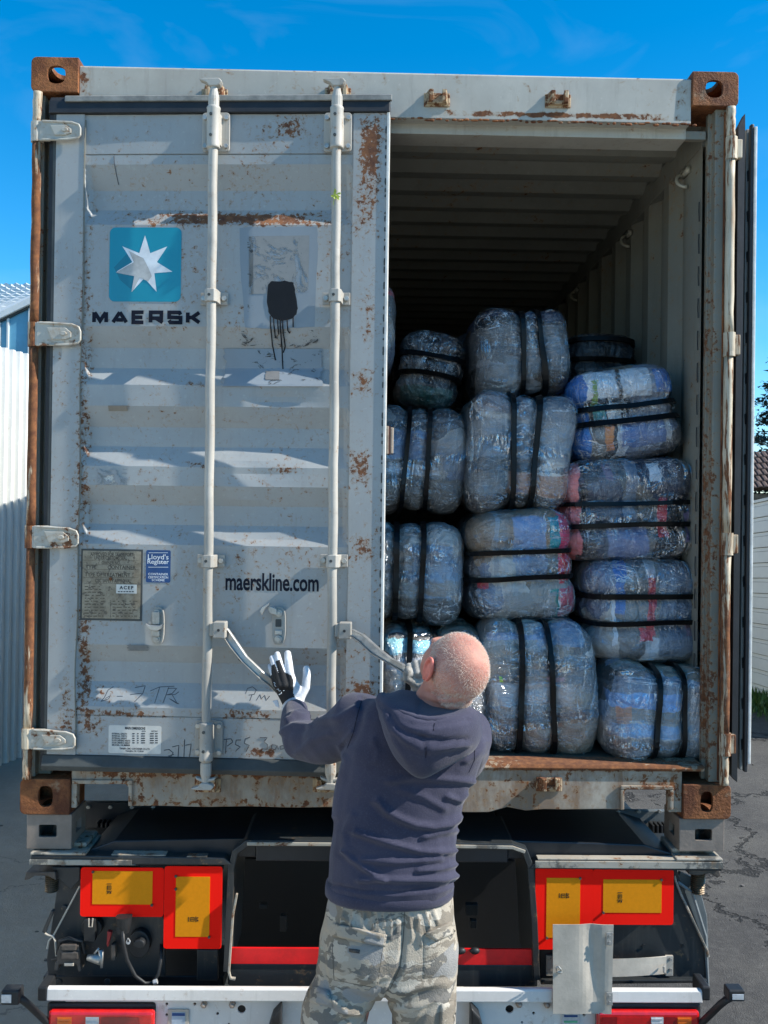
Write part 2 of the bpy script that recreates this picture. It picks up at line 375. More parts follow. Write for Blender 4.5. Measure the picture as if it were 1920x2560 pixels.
# sill with forklift-like cut-outs
SZ1 = P(1300, 1925, 0).z
mb = MB(); zb = .012
prof = [(-1.051, zb+.07), (-1.051, SZ1), (1.054, SZ1), (1.054, zb+.075)]
x1a, z1a = P(192, 1960, 0).x, P(250, 1960, 0).z; x1b = P(322, 1960, 0).x; x2a, x2b = P(1560, 1990, 0).x, P(1672, 1990, 0).x; z2a = P(1600, 1974, 0).z
poly = [(-1.051, .02), (x1a, .02), (x1a, z1a), (x1b-.012, z1a), (x1b, z1a-.012), (x1b, .028)]
n = 26
for i in range(n+1):
    x = x1b+.02+(x2a-.04-x1b)*i/n
    z = .028+.0015*math.sin(i*1.3)+(-.012 if 15 < i < 22 else 0)+(.020*math.exp(-((x-P(1280, 2000, 0).x)/.04)**2))
    poly.append((x, z))
poly += [(x2a, .026), (x2a, z2a-.01), (x2a+.01, z2a), (x2b, z2a), (x2b, .02), (1.054, .02), (1.054, SZ1), (-1.051, SZ1)]
ob = mb.prism(poly, 0, .035).build('sill_beam', SILLP, CT, bevel=.0025)
fb = MB()
for xa, xb, za in ((x1a, x1b, z1a), (x2a, x2b, z2a)):
    fb.box(xa-.014, xb+.014, -.010, -.001, za+.002, za+.016); fb.box(xb+.001, xb+.014, -.0095, -.0012, .03, za+.002)
    if xa > 0: fb.box(xa-.014, xa-.001, -.0095, -.0012, .03, za+.002)
fb.build('pocket_frame', SILLP, CT, bevel=.003)
mb = MB().prism_axis([(-.006, SZ1+.001), (-.012, SZ1+.010), (-.002, SZ1+.020), (.10, SZ1+.024), (.10, SZ1+.001)], -1.0, 1.13, 0)
mb.build('sill_lip', SILLP, CT, bevel=.003)
FLZ = SZ1+.020
INFL = simple('plywood_floor', (.10, .075, .05), .8, 0, .35, 5, .4)
MB().box(-1.16, 1.16, .1005, Ln-.1, FLZ-.03, FLZ-.004).build('floor', INFL, CT)
# corner posts
for s in (-1, 1):
    mb = MB()
    e_ = 1.180 if s < 0 else 1.150
    mb.prism_axis([(s*1.213, .012), (s*e_, .012), (s*e_, .05), (s*1.138, .05), (s*1.138, .075), (s*1.175, .075), (s*1.175, .16), (s*1.213, .16)], .1225, 2.4725, 2)
    mb.build('corner_post', POSTP, CT, bevel=.003)
    if s > 0:
        mb = MB()
        mb.box(1.1795, 1.1835, .004, .0115, .13, 2.46); mb.build('rust_line', RUSTM, CT)
# rusted hinge tubes on the outside of the posts
hin = [(332, 25), (837, 30), (1342, 28), (1845, 25)]
def zl(py, px=98): return P(px, py, -.01).z
def tube_part(x, segs, sgn):
    for za, zb_ in segs:
        mb = MB(); pts = []; k = 9
        for i in range(k+1): pts.append((x+random.uniform(-.0012, .0012), -.012+random.uniform(-.001, .001), za+(zb_-za)*i/k))
        mb.tube(pts, [.0155+random.uniform(-.0008, .0008) for _ in pts], 12)
        mb.build('hinge_tube', TUBEP, CT, smooth=True)
zs = [2.472]+[z for p, h in hin for z in (zl(p-h), zl(p+h))]+[.122]
tube_part(-1.198, [(zs[i], zs[i+1]) for i in range(0, len(zs), 2)], -1)
hinr = [(372, 28), (862, 30), (1360, 28), (1860, 28)]
zr = [2.472]+[z for p, h in hinr for z in (zl(p-h, 1820), zl(p+h, 1820))]+[.12]
tube_part(1.196, [(zr[i], zr[i+1]) for i in range(0, len(zr), 2)], 1)
# corrugated sides and roof
def corr(name, a0, a1, pitch, depth, first, make, mat, parent=CT):
    pts = [(a0, 0)]; a = first
    while a+pitch < a1:
        pts += [(a, 0), (a+pitch*.25, depth), (a+pitch*.5, depth), (a+pitch*.75, 0)]; a += pitch
    pts.append((a1, 0)); mb = MB(); vs = []
    for q in pts: vs += make(q[0], q[1])
    mb.add(vs, [(2*i, 2*i+1, 2*i+3, 2*i+2) for i in range(len(pts)-1)])
    return mb.build(name, mat, parent)
for s in (-1, 1):
    corr('side_wall', .16, Ln, .278, .036, .34, lambda y, d, s=s: [(s*(1.158+d), y, FLZ-.03), (s*(1.158+d), y, 2.40)], INNERP)
    MB().box(min(s*1.157, s*1.217), max(s*1.157, s*1.217), .1665, Ln, 2.4005, 2.50).build('top_rail', INNERP, CT, bevel=.002)
corr('roof', .165, Ln, .222, .036, .30, lambda y, d: [(-1.157, y, 2.475+d), (1.157, y, 2.475+d)], INNERP)
MB().box(-1.21, 1.21, .1605, Ln, 2.5605, 2.566).build('roof_cover', HEADP, CT)
MB().box(-1.21, 1.21, Ln+.001, Ln+.03, 0, 2.56).build('front_wall', INNERP, CT)
for s in (-1, 1): MB().box(min(s*1.2175, s*1.2145), max(s*1.2175, s*1.2145), .167, Ln, .02, 2.56).build('outer_side_wall', HEADP, CT)
# lashing rings in the top corner
RINGM = simple('ring_steel', (.42, .40, .33), .5, .3)
for px, py, Y in ((1728, 370, .30), (1594, 528, 1.10), (1466, 668, 2.2)):
    mb = MB(); z = 2.33; c0 = Vector((1.155, Y, z)); pts = []
    for i in range(9):
        a = -math.pi*.5+math.pi*i/8; pts.append((1.150-.034*math.cos(a), Y+.006*i, z+.030*math.sin(a)))
    mb.tube(pts, .007, 8); mb.box(1.140, 1.157, Y-.02, Y+.06, z+.02, z+.04)
    mb.build('lashing_ring', RINGM, CT, smooth=True)
# stitch weld marks on the first inner flat
mb = MB()
for i in range(15):
    z = 2.2-i*.118; mb.tube([(1.1515, .172, z), (1.1510, .174, z-.03), (1.1515, .170, z-.072)], .0022, 5)
tag(mb.build('weld_bead', GASK, CT), kind='stuff')
# ------------------------------------------------------------------ left door (ajar)
zc = [D(400, y)[1] for y in (384, 410, 468, 517, 561, 815, 866, 917, 962, 1015, 1066, 1115, 1166, 1214, 1263, 1312, 1362, 1614, 1660, 1711, 1770, 1793)]
uL, uR = D(196, 1100)[0], D(876, 1100)[0]
u0 = D(140, 400)[0]; u1 = D(957, 1100)[0]
zT = D(500, 285)[1]; zB = D(500, 1894)[1]
DEP = .034
lev = [(zT, 0), (zc[0], 0)]
st = [0, 0, 1, 1, 0, 0, 1, 1, 0, 0, 1, 1, 0, 0, 1, 1, 0, 0, 1, 1, 0, 0]
prof = [(zT, .004), (zc[0]+.001, .004), (zc[0]-.0005, .0095), (zc[0]-.0035, .0095), (zc[0]-.004, .004)]+[(zc[i], .004+DEP*st[i]) for i in range(1, 21)]+[(zc[21]+.004, .004), (zc[21]+.0035, .009), (zc[21]+.0005, .009), (zc[21], .004), (zB, .004)]
cols = 70; mb = MB(); vs = []
fine = []
for k in range(len(prof)-1):
    (za, da), (zb_, db) = prof[k], prof[k+1]; m_ = max(1, int(abs(za-zb_)/.018))
    for j in range(m_): fine.append((za+(zb_-za)*j/m_, da+(db-da)*j/m_))
fine.append(prof[-1])
rr_ = random.Random(3)
dents = [(D(x, y)[0], D(x, y)[1], w, a) for x, y, w, a in ((700, 1000, .09, -.010), (640, 1180, .11, -.010), (690, 1372, .12, -.009), (720, 560, .10, -.008), (370, 556, .05, -.007), (250, 1380, .05, .003), (610, 1250, .06, .004), (760, 640, .08, .003))]
for z, d in fine:
    for i in range(cols+1):
        u = uL+(uR-uL)*i/cols
        edge = min(1.0, min(i, cols-i)/1.6)
        w = .0022*noise.noise(Vector((u*4, z*4, 1)))+.0006*noise.noise(Vector((u*16, z*16, 4)))
        if zc[10-5] <= z <= zc[4] or z <= zc[16] and z >= zc[17] or z <= zc[21]: w = 0
        else:
          for (a, b, r, am) in dents: w += am*math.exp(-((u-a)/r)**2-((z-b)/(r*.30))**2)
        dd = .004+(d-.004)*(1 if edge >= 1 else edge)
        vs.append((u, dd-w*edge if .0 < edge else dd, z))
mb.add(vs, [(r*(cols+1)+i, r*(cols+1)+i+1, (r+1)*(cols+1)+i+1, (r+1)*(cols+1)+i) for r in range(len(fine)-1) for i in range(cols)])
DO = mb.build('door', DOORP, CT); DO.location = (HX, HY, 0); DO.rotation_euler = (0, 0, -TH)
tag(DO, 'left door standing slightly ajar with blue square star emblem')
OFF[DO.name] = Vector((0, 0, 0))
def wavy(u, a, b, w=.004, n=40):
    return [(u+w*noise.noise(Vector((z_*3, u, 0)))*1.5, z_) for z_ in [a+(b-a)*i/n for i in range(n+1)]]
# stiles: vertical box members
l = wavy(uL+.004, zB, zT); mb = MB().prism([(u0, zT), (u0, zB)]+l, -.0015, .045); mb.build('door_stile', DOORP, DO)
r_ = wavy(uR-.003, zT, zB, .003); mb = MB().prism([(u1, zB), (u1, zT)]+r_, -.0020, .045); mb.build('door_stile', DOORP, DO)
EDGEW = simple('lit_edge_paint', (.62, .62, .58), .45, 0, .2, 18)  # white door edge, sunlight on it put into the pale colour
ue = D(964, 1100)[0]
MB().prism([(u1+.0005, zB-.004), (ue, zB-.004), (ue, zT+.004), (u1+.0005, zT+.004)], -.0065, .052).build('door_edge', EDGEW, DO, bevel=.0015)
mb = MB()
for i in range(60):
    z = zB+.03+(zT-zB-.06)*(i+random.random())/60
    mb.ell((u1-.002, -.004, z), (.003, .002, random.uniform(.004, .018)), None, 6, 4)
tag(mb.build('sealant_lump', DARKIN, DO), kind='stuff')
# edge welds on the wavy left seam
mb = MB(); pts = [(u+.001, -.002, z) for u, z in wavy(uL+.006, zB+.02, zT-.02, .007, 80)]
mb.tube(pts, .0022, 5); mb.build('weld_seam', POSTP, DO)
# gaskets round the door
gT = D(500, 262)[1]; gB = D(500, 1929)[1]; gl = D(112, 1100)[0]; gr = D(972, 300)[0]
mb = MB(); mb.prism_axis([(-.012, zT+.001), (-.006, gT+.014), (.004, gT+.030), (.03, gT+.030), (.03, zT+.001)], gl, gr+.004, 0)
mb.build('gasket', GASK, DO, bevel=.003)
LIPM = simple('worn_gasket_lip', (.20, .20, .18), .5, 0, .3, 20)
MB().prism_axis([(-.014, gT+.008), (-.012, gT+.027), (.001, gT+.034), (.001, gT+.008)], D(165, 250)[0], gr+.010, 0).build('gasket_lip', LIPM, DO, bevel=.002)
mb = MB(); mb.prism_axis([(-.004, zB-.001), (-.020, gB+.012), (-.012, gB-.006), (.03, gB-.004), (.03, zB-.001)], gl+.01, gr, 0)
mb.build('gasket', DARKIN, DO, bevel=.003)
MB().box(gl, u0-.011, .002, .040, gB, gT).build('gasket', GASK, DO)
MB().box(u0-.010, u0-.001, -.001, .03, gB, zT).build('gasket', DARKIN, DO)
# hinges: tapered plates with a raised lip and an oval boss
def hinge(py, h, i):
    ua, z = D(88, py); ub = D(206-6*(py > 1200)-8*(py > 1700), py)[0]; ua = D(104-9*i, py)[0]; dz = h/727
    mb = MB()
    outl = [(ua, z+dz), (ua+.045, z+dz*1.02), (ub-.03, z+dz*.78), (ub-.006, z+dz*.55), (ub, z+dz*.2), (ub, z-dz*.5), (ub-.008, z-dz*.75), (ub-.04, z-dz*.9), (ua, z-dz*1.0)]
    mb.prism(outl, -.020, -.010)
    # raised rim
    rim = []
    inn = [(ua+.03, z+dz*.8), (ub-.035, z+dz*.58), (ub-.016, z+dz*.3), (ub-.016, z-dz*.45), (ub-.04, z-dz*.66), (ua+.03, z-dz*.72)]
    mb.tube([(a, -.021, b) for a, b in [(ua+.01, z+dz*.92)]+[(x_, y_) for x_, y_ in outl[2:5]]+outl[5:8]+[(ua+.01, z-dz*.92)]], .0045, 6)
    H = mb.build('hinge', HINGEP, DO, bevel=.002)
    rr = MB(); rr.prism([(ua+.038, z+dz*.5), (ub-.05, z+dz*.5), (ub-.03, z+dz*.1), (ub-.03, z-dz*.3), (ub-.05, z-dz*.5), (ua+.055, z-dz*.5)], -.0255, -.0205)
    rr.build('hinge_rib', HINGEP, DO, bevel=.002)
    b = MB().prism(oval((ua+ub)/2+.02, z, .0115, .0075), -.031, -.026); b.build('hinge_boss', HINGEP, DO, bevel=.002)
    kx = HX+(ua-.008)*math.cos(TH)
    k = MB().tube([(-1.198+.001*random.random(), -.012, z-dz), (-1.198, -.012, z+dz)], .0205, 14); k.build('hinge_knuckle', TUBEP if i else HINGEP, CT, smooth=False)
    MB().box(-1.190, -1.150, -.030, -.016, z-dz*.96, z+dz*.96).build('hinge_strap', HINGEP, CT, bevel=.003)
for i, (py, h) in enumerate(hin): hinge(py, h, i*.8)
for py, h in hinr:
    z = P(1825, py, -.01).z; dz = h/727
    MB().tube([(1.198, -.012, z-dz), (1.198, -.012, z-dz*.6), (1.198, -.012, z+dz)], [.0205, .019, .0205], 14).build('hinge_knuckle', TUBEP, CT)
    MB().box(1.212, 1.236, -.016, .02, z-dz*.85, z+dz*.85).build('hinge_strap', TUBEP, CT, bevel=.003)
# ------------------------------------------------------------------ locking bars (built in the door's frame)
def bar(xt, xb, hub_py, handle, lab, idx):
    zt_, zb_ = D(xt, 205)[1], D(xb, 1972)[1]
    w = .050
    def u(py): 
        ztt, zbb = 205, 1972
        x = xt+(xb-xt)*(py-ztt)/(zbb-ztt); return D(x, py, w)
    ut = u(275)[0]; ub = u(1900)[0]
    def at(py):
        z = u(py)[1]; k = (z-u(1900)[1])/(u(275)[1]-u(1900)[1]); return ub+(ut-ub)*k, z
    mb = MB(); pts = []
    for i in range(25):
        a, z = at(262+(1920-262)*i/24); pts.append((a+.0012*math.sin(i*1.7+idx), -w, z))
    B = mb.tube(pts, .0158, 20).build('locking_bar', RODP, CT, smooth=True)
    B.location = (HX, HY, 0); B.rotation_euler = (0, 0, -TH); tag(B, lab); OFF[B.name] = Vector((0, 0, 0))
    # long guide sleeves top and bottom
    for (pa, pb) in ((268, 372), (1806, 1902)):
        a, z1_ = at(pa); a2, z2_ = at(pb); zm = (z1_+z2_)/2; hz = abs(z1_-z2_)/2
        mb = MB(); mb.tube([(a, -w, z1_), (a, -w, z1_-.004), (a, -w, z1_-.010), (a2, -w, z2_+.010), (a2, -w, z2_+.004), (a2, -w, z2_)], [.0215, .0235, .0222, .0222, .0235, .0215], 20)
        mb.build('guide_sleeve', RODP, B, smooth=True)
        mb = MB(); mb.prism(rrect(a-.047, a+.047, zm-hz*.92, zm+hz*.98, .012), -.012, -.0025); mb.prism_axis([(a-.021, -.012), (a+.021, -.012), (a+.018, -w), (a-.018, -w)], zm-hz*.7, zm+hz*.8, 2)
        mb.build('bracket', RODP, B, bevel=.0015)
        for sx in (-1, 1):
            for sz in (-.68, .70):
                b = MB(); b.prism(oval(a+sx*.036, zm+sz*hz, .009, .009, 6), -.021, -.0125); b.build('bolt', STEEL, B, bevel=.0012)
        for sz in (-.45, .55):
            b = MB(); b.prism(oval(a-.004, zm+sz*hz, .0052, .0052, 10), -w-.0255, -w-.018); b.build('rivet', DARKIN, B)
    for pm in (740, 1403):
        a, z = at(pm); hz = .021
        mb = MB(); arc = [(a-.047, -.003), (a-.047, -.009), (a-.024, -.009), (a-.021, -w-.010), (a-.012, -w-.0195), (a+.012, -w-.0195), (a+.021, -w-.010), (a+.024, -.009), (a+.047, -.009), (a+.047, -.003)]
        mb.prism_axis(arc, z-hz, z+hz, 2); mb.build('bracket', RODP, B, bevel=.002)
        for sx in (-1, 1):
            b = MB(); b.prism(oval(a+sx*.035, z, .0095, .0095, 6), -.019, -.0095); b.build('bolt', STEEL, B, bevel=.0012)
        b = MB(); b.prism(oval(a-.004, z+.001, .005, .005, 10), -w-.0215, -w-.0198); b.build('rivet', DARKIN, B)
    # cams top and bottom
    for up, pn, pt in ((1, 262, 200), (-1, 1918, 1972)):
        a, zn = at(pn); zt2 = zn+up*abs(u(pn)[1]-u(pt)[1])
        L = abs(zt2-zn)
        mb = MB(); z0 = zn-up*.015
        mb.tube([(a, -w, z0), (a, -w, zn+up*L*.30), (a, -w-.001, zn+up*L*.55), (a, -w-.001, zn+up*L*.80)], [.0185, .0185, .013, .011], 14)
        # cam hook: T-shaped claw with unequal arms
        za, zb2 = zn+up*L*.70, zn+up*L*1.0
        claw = [(a-.048, zb2-up*.003), (a-.030, zb2+up*.001), (a+.020, zb2+up*.001), (a+.030, zb2-up*.010), (a+.022, za+up*.004), (a+.012, za), (a-.012, za-up*.001), (a-.022, za+up*.010)]
        mb.prism(claw, -w-.016, -w+.012)
        if up < 0 or True:
            ear = [(a-.034, zn+up*L*.42), (a-.016, zn+up*L*.50), (a+.016, zn+up*L*.50), (a+.036, zn+up*L*.44), (a+.030, zn+up*L*.58), (a+.010, zn+up*L*.66), (a-.012, zn+up*L*.66), (a-.030, zn+up*L*.56)]
            if up < 0: mb.prism(ear, -w-.010, -w+.010)
        mb.build('cam_head', RODP, B, bevel=.003)
    # handle hub and swinging handle
    a, z = D(handle[0][0], hub_py, w)
    hb = MB(); hb.box(a-.020, a+.020, -w-.028, -w+.018, z-.026, z+.028); hb.box(a-.034, a-.018, -w-.020, -w+.014, z-.020, z+.022)
    hb.build('handle_hub', RODP, B, bevel=.003)
    b = MB(); b.prism(oval(a-.002, z+.001, .0048, .0048, 10), -w-.0295, -w-.0275); b.build('rivet', GASK, B)
    R3 = Matrix.Rotation(TH, 3, 'Z')
    def tol(px, py, Y): return R3@(P(px, py, Y)-Vector((HX, HY, 0)))
    pts = [tol(*q) for q in handle[1]]
    mb = MB()
    rings = []
    for i, p in enumerate(pts):
        tdir = (pts[min(i+1, len(pts)-1)]-pts[max(i-1, 0)]).normalized()
        sd_ = Vector((0, -1, 0)); nrm = tdir.cross(sd_).normalized(); bb = nrm.cross(tdir).normalized()
        hw = handle[2][i]; th = .0045
        rings.append([p+nrm*hw+bb*th, p+nrm*(hw*.72)+bb*(th+.006), p+nrm*(hw*.6)-bb*th*.1, p-nrm*(hw*.6)-bb*th*.1, p-nrm*(hw*.72)+bb*(th+.006), p-nrm*hw+bb*th, p-nrm*hw-bb*th, p+nrm*hw-bb*th])
    mb.loft(rings); h = mb.build('handle', STEEL, B, bevel=.0015)
    return B
bar(535, 514, 1574, ((552,), [(562, 1578, -.085), (585, 1612, -.105), (612, 1648, -.125), (650, 1684, -.14), (678, 1705, -.13), (700, 1730, -.12)], (.016, .017, .014, .014, .015, .011)), 'left locking bar with its handle swung down to the right', 0)
bar(843, 826, 1576, ((864,), [(880, 1582, -.16), (905, 1597, -.20), (935, 1625, -.26), (975, 1652, -.33), (1005, 1668, -.39), (1052, 1700, -.47)], (.013, .016, .017, .011, .012, .012)), 'right locking bar with its handle pulled out beside the opening', 1)

# handle catches on the door
def catch(px, open_):
    a, z1_ = D(px, 1518); _, z2_ = D(px, 1608); zm = (z1_+z2_)/2; h = (z1_-z2_)/2
    mb = MB().prism(oval(a, zm, .023, h*1.05, 28, 3.2), -.014, -.0045); c = mb.build('handle_catch', RODP, DO, bevel=.002)
    for zz in (z1_-.018, z2_+.016):
        b = MB().prism(oval(a, zz, .0125, .0125, 12), -.022, -.0145); b.prism(oval(a, zz, .008, .008, 6), -.027, -.0215); b.build('bolt', STEEL, DO, bevel=.001)
    z = zm
    if open_:
        MB().prism(rrect(a-.011, a+.009, z-.004, z+.022, .003), -.0155, -.0145).build('catch_slot', DARKIN, DO)
        mb = MB(); mb.prism_axis([(z-.014, -.014), (z-.006, -.014), (z-.006, -.03), (z-.010, -.034), (z-.014, -.030)], a-.014, a+.014, 0); mb.box(a-.012, a+.012, -.019, -.0142, z-.030, z-.0145)
        mb.build('catch_hook', STEEL, DO, bevel=.002)
        mb = MB(); za = z1_-.014
        mb.prism([(a-.006, za+.012), (a-.030, za+.022), (a-.036, za+.014), (a-.028, za-.004), (a-.004, za-.010)], -.034, -.0275)
        mb.prism([(a-.030, za+.024), (a-.028, za+.033), (a-.052, za+.018), (a-.060, za+.004), (a-.052, za-.010), (a-.047, za+.004), (a-.040, za+.014)], -.046, -.024)
        mb.build('catch_latch', STEEL, DO, bevel=.002)
    else:
        mb = MB(); mb.prism([(a-.012, z1_-.012), (a+.012, z1_-.012), (a+.012, z+.006), (a-.012, z+.006)], -.034, -.0275)
        mb.prism([(a-.031, z+.010), (a-.018, z+.004), (a+.016, z+.004), (a+.028, z+.010), (a+.020, z-.008), (a+.008, z-.014), (a-.008, z-.014), (a-.022, z-.006)], -.048, -.026)
        mb.box(a-.014, a+.013, -.034, -.0145, z-.034, z-.015); mb.build('catch_latch', STEEL, DO, bevel=.002)
catch(397, False); catch(699, True)

# ------------------------------------------------------------------ print, stickers and writing on the door
def flat(name, poly, w, mat, thick=.0006):
    mb = MB().prism(poly, -w-thick, -w); return mb.build(name, mat, DO)
def dpoly(pxs): return [D(x, y) for x, y in pxs]
# emblem
a0, t0 = D(274, 568); a1, b1 = D(451, 754)
surf = -.0018
def proud(w): return w-.004   # proud flat lies at local y = +.004
flat('emblem_square', rrect(a0, a1, b1, t0, .020, 6), -.0038+.0004, TEAL)
cxs, czs = D(361, 662); R_ = .099
def star_pts():
    out = []
    for k in range(7):
        for rr_, da in ((R_, 0), (R_*.44, math.pi/7)):
            an = math.pi/2-k*2*math.pi/7-da; out.append((cxs+rr_*math.cos(an)*1.0, czs+rr_*math.sin(an)*1.03))
    return out
sp = star_pts()
mb = MB(); b = [(cxs, .0022, czs)]+[(x, .0022, z) for x, z in sp]
mb.add(b, [(0, i+1, (i+1) % 14+1) for i in range(14)]); mb.build('emblem_star', WHITEP, DO)
mb = MB(); q = dpoly([(284, 668), (318, 632), (330, 640), (338, 700), (326, 722), (300, 700)]); mb.add([(x, .0026, z) for x, z in q], [tuple(range(len(q)))]); mb.build('faded_patch', TEALD, DO)
q = dpoly([(290, 680), (314, 655), (322, 628), (342, 640), (352, 650), (365, 668), (378, 688), (376, 704), (340, 700), (330, 725), (322, 712)])
inner = dpoly([(322, 627), (347, 640), (358, 645), (372, 672), (379, 690), (370, 703), (349, 694), (331, 728), (328, 730), (335, 690), (289, 681), (322, 662), (334, 655)])
mb = MB(); mb.add([(x, .0016, z) for x, z in inner], [tuple(range(len(inner)))]); mb.build('faded_patch', STARG, DO)

def strokes(name, lines, wid, w, mat, cap=True, parent=None):
    mb = MB(); dz = 0
    for ln in lines:
        pts = [Vector(p) for p in ln]; L = []; Rr = []
        closed = (pts[0]-pts[-1]).length < 1e-6 and len(pts) > 2
        if closed: pts = pts[:-1]
        n = len(pts)
        for i, p in enumerate(pts):
            if closed: a = (p-pts[i-1]).normalized(); b_ = (pts[(i+1) % n]-p).normalized()
            else:
                a = (p-pts[i-1]).normalized() if i else (pts[1]-p).normalized(); b_ = (pts[i+1]-p).normalized() if i < n-1 else a
            na = Vector((-a.y, a.x)); nb = Vector((-b_.y, b_.x)); mt = (na+nb)
            mt = mt.normalized() if mt.length > 1e-4 else na; k = 1/max(.45, mt.dot(na))
            L.append(p+mt*wid/2*k); Rr.append(p-mt*wid/2*k)
        y = -w-dz; dz += .00006
        vs = [(q.x, y, q.y) for q in L]+[(q.x, y, q.y) for q in Rr]
        fs = [(i, i+1, n+i+1, n+i) for i in range(n-1)]+([(n-1, 0, n, 2*n-1)] if closed else [])
        mb.add(vs, fs)
    return mb.build(name, mat, parent or DO)
# block lettering, unit cells: x 0..1, y 0..1
GL = {'M': [[(0, 0), (0, 1)], [(1, 0), (1, 1)], [(.04, .98), (.5, .14), (.96, .98)]], 'A': [[(-.02, 0), (.5, 1.0)], [(1.02, 0), (.5, 1.0)], [(.24, .24), (.76, .24)]],
      'E': [[(1, 1), (0, 1), (0, 0), (1, 0)], [(0, .5), (.9, .5)]], 'R': [[(0, 0), (0, 1), (.94, 1), (.94, .42), (0, .42)], [(.50, .40), (1.06, 0)]],
      'S': [[(1, .78), (.88, 1), (0, 1), (0, .52), (1, .48), (1, 0), (.12, 0), (0, .22)]], 'K': [[(0, 0), (0, 1)], [(1, 1.0), (.38, .5), (.08, .5)], [(.38, .5), (1.02, 0)]]}
x0, zt0 = D(230, 775); x1_, zb0 = D(502, 811)
word = 'MAERSK'; gap = .22; wd = [1.05, 1.1, .92, 1.0, 1.0, 1.0]; tot = sum(wd)+gap*5; sc = (x1_-x0)/tot; lines = []; cx = x0; th_ = .0130
for ch, wv in zip(word, wd):
    for ln in GL[ch]: lines.append([(cx+th_/2+px*(wv*sc-th_), zb0+th_/2+py*(zt0-zb0-th_)) for px, py in ln])
    cx += (wv+gap)*sc
strokes('lettering', lines, th_, -.0030, NAVY)
def text(s, x0, y0, x1, y1, w, mat, bold=0.0, name='lettering', space=1.0, parent=None):
    cu = bpy.data.curves.new('t', 'FONT'); cu.body = s; cu.offset = bold; cu.space_character = space; cu.resolution_u = 3; cu.size = 1
    to = bpy.data.objects.new('t', cu); C.objects.link(to)
    dg = bpy.context.evaluated_depsgraph_get(); dg.update(); me = bpy.data.meshes.new_from_object(to.evaluated_get(dg))
    bpy.data.objects.remove(to); bpy.data.curves.remove(cu)
    xs = [v.co.x for v in me.vertices]; ys = [v.co.y for v in me.vertices]
    ua, za = D(x0, y1); ub, zb_ = D(x1, y0)
    for v in me.vertices:
        fx = (v.co.x-min(xs))/(max(xs)-min(xs)); fy = (v.co.y-min(ys))/(max(ys)-min(ys)); v.co = (ua+(ub-ua)*fx, -w, za+(zb_-za)*fy)
    me.materials.clear(); me.materials.append(mat); me.name = name
    ob = bpy.data.objects.new(name, me); C.objects.link(ob); ob.parent = parent or DO; OFF[ob.name] = Vector((0, 0, 0)); return ob
text('maerskline.com', 563, 1435, 797, 1476, -.0030, NAVY, .022, space=.98)
# certification sticker
a, zt_ = D(365, 1375); b_, zb_ = D(425, 1457)
LS = flat('certification_sticker', rrect(a, b_, zb_, zt_, .006), -.0036, LLBLUE)
text("Lloyd's", 369, 1386, 421, 1402, -.0026, WHITEP, .01); text('Register', 368, 1399, 422, 1413, -.0026, WHITEP, .01)
for y, s in ((1433, 'CONTAINER'), (1441, 'CERTIFICATION'), (1448, 'SCHEME')):
    k = 25 if s != 'SCHEME' else 16; text(s, 395-k, y, 395+k, y+5, -.0026, WHITEP, .012)
strokes('sticker_line', [[D(371, 1382), D(419, 1382)], [D(370, 1418), D(420, 1418)]], .0016, -.0027, WHITEP)
# data plate
t = NT('aged_data_plate'); nn = t.noise(22, 8, .7)
c = t.mix(t.sm(nn, .35, .65), (.20, .165, .115), (.33, .29, .215)); c = t.mix(t.sm(t.noise(13, 6, .7, t.map((1.6, 1, .7))), .60, .70), c, (.16, .06, .02))
c = t.mix(t.sm(t.noise(60, 4, .6), .55, .62), c, (.13, .11, .085))
PLM = t.fin(c, .5, .3, t.bump(nn, .4, .002))
a, zt_ = D(205, 1374); b_, zb_ = D(352, 1550)
flat('data_plate_backing', [(a-.003, zb_-.004), (b_+.003, zb_-.004), (b_+.003, zt_+.003), (a-.003, zt_+.003)], -.0036, DARKIN, .002)
flat('data_plate', rrect(a+.003, b_-.003, zb_+.003, zt_-.003, .002), -.0014, PLM, .0015)
ENG = simple('engraved_print', (.065, .05, .035), .6, bump=0)
rows = [('APPROVED FOR TRANSPORT', 226, 334, 1386), ('UNDER CUSTOMS SEAL', 236, 318, 1395), ('OWNER NO.', 254, 302, 1407), ('TYPE        CONTAINER', 214, 340, 1418), ('TYPE OF TREATMENT', 212, 326, 1437), ('CSC SAFETY APPROVAL', 238, 328, 1452)]
for s, xa, xb, y in rows: text(s, xa, y-4, xb, y+4, .0003, ENG, .02)
rr_ = random.Random(5); L_ = []
for k in range(11):
    y = 1466+k*7.4
    for xa, xb in ((212, 262), (282, 344)):
        if k < 5 and xa > 270: continue
        x = xa
        while x < xb-5:
            w_ = rr_.uniform(3, 12); L_.append([D(x, y+rr_.uniform(-.6, .6)), D(min(x+w_, xb), y)]); x += w_+rr_.uniform(2, 8)
strokes('plate_print', L_, .0026, .0002, ENG)
strokes('plate_rule', [[D(210, y), D(346, y)] for y in (1401, 1412, 1424, 1430, 1444, 1459)]+[[D(276, 1500), D(276, 1545)]], .0009, .0001, ENG)
b = MB().prism(oval(*D(277, 1447), .006, .006, 10), -.004, -.0003); b.build('rivet', RUSTM, DO)
a, zt_ = D(291, 1461); b_, zb_ = D(342, 1484); flat('small_sticker', [(a, zb_), (b_, zb_), (b_, zt_), (a, zt_)], .0006, LABELW)
text('ACEP', 299, 1465, 334, 1473, .0018, NAVY, .03, space=1.3); strokes('plate_print', [[D(x, 1479), D(x+5, 1479)] for x in range(295, 337, 7)], .0030, .0019, NAVY)
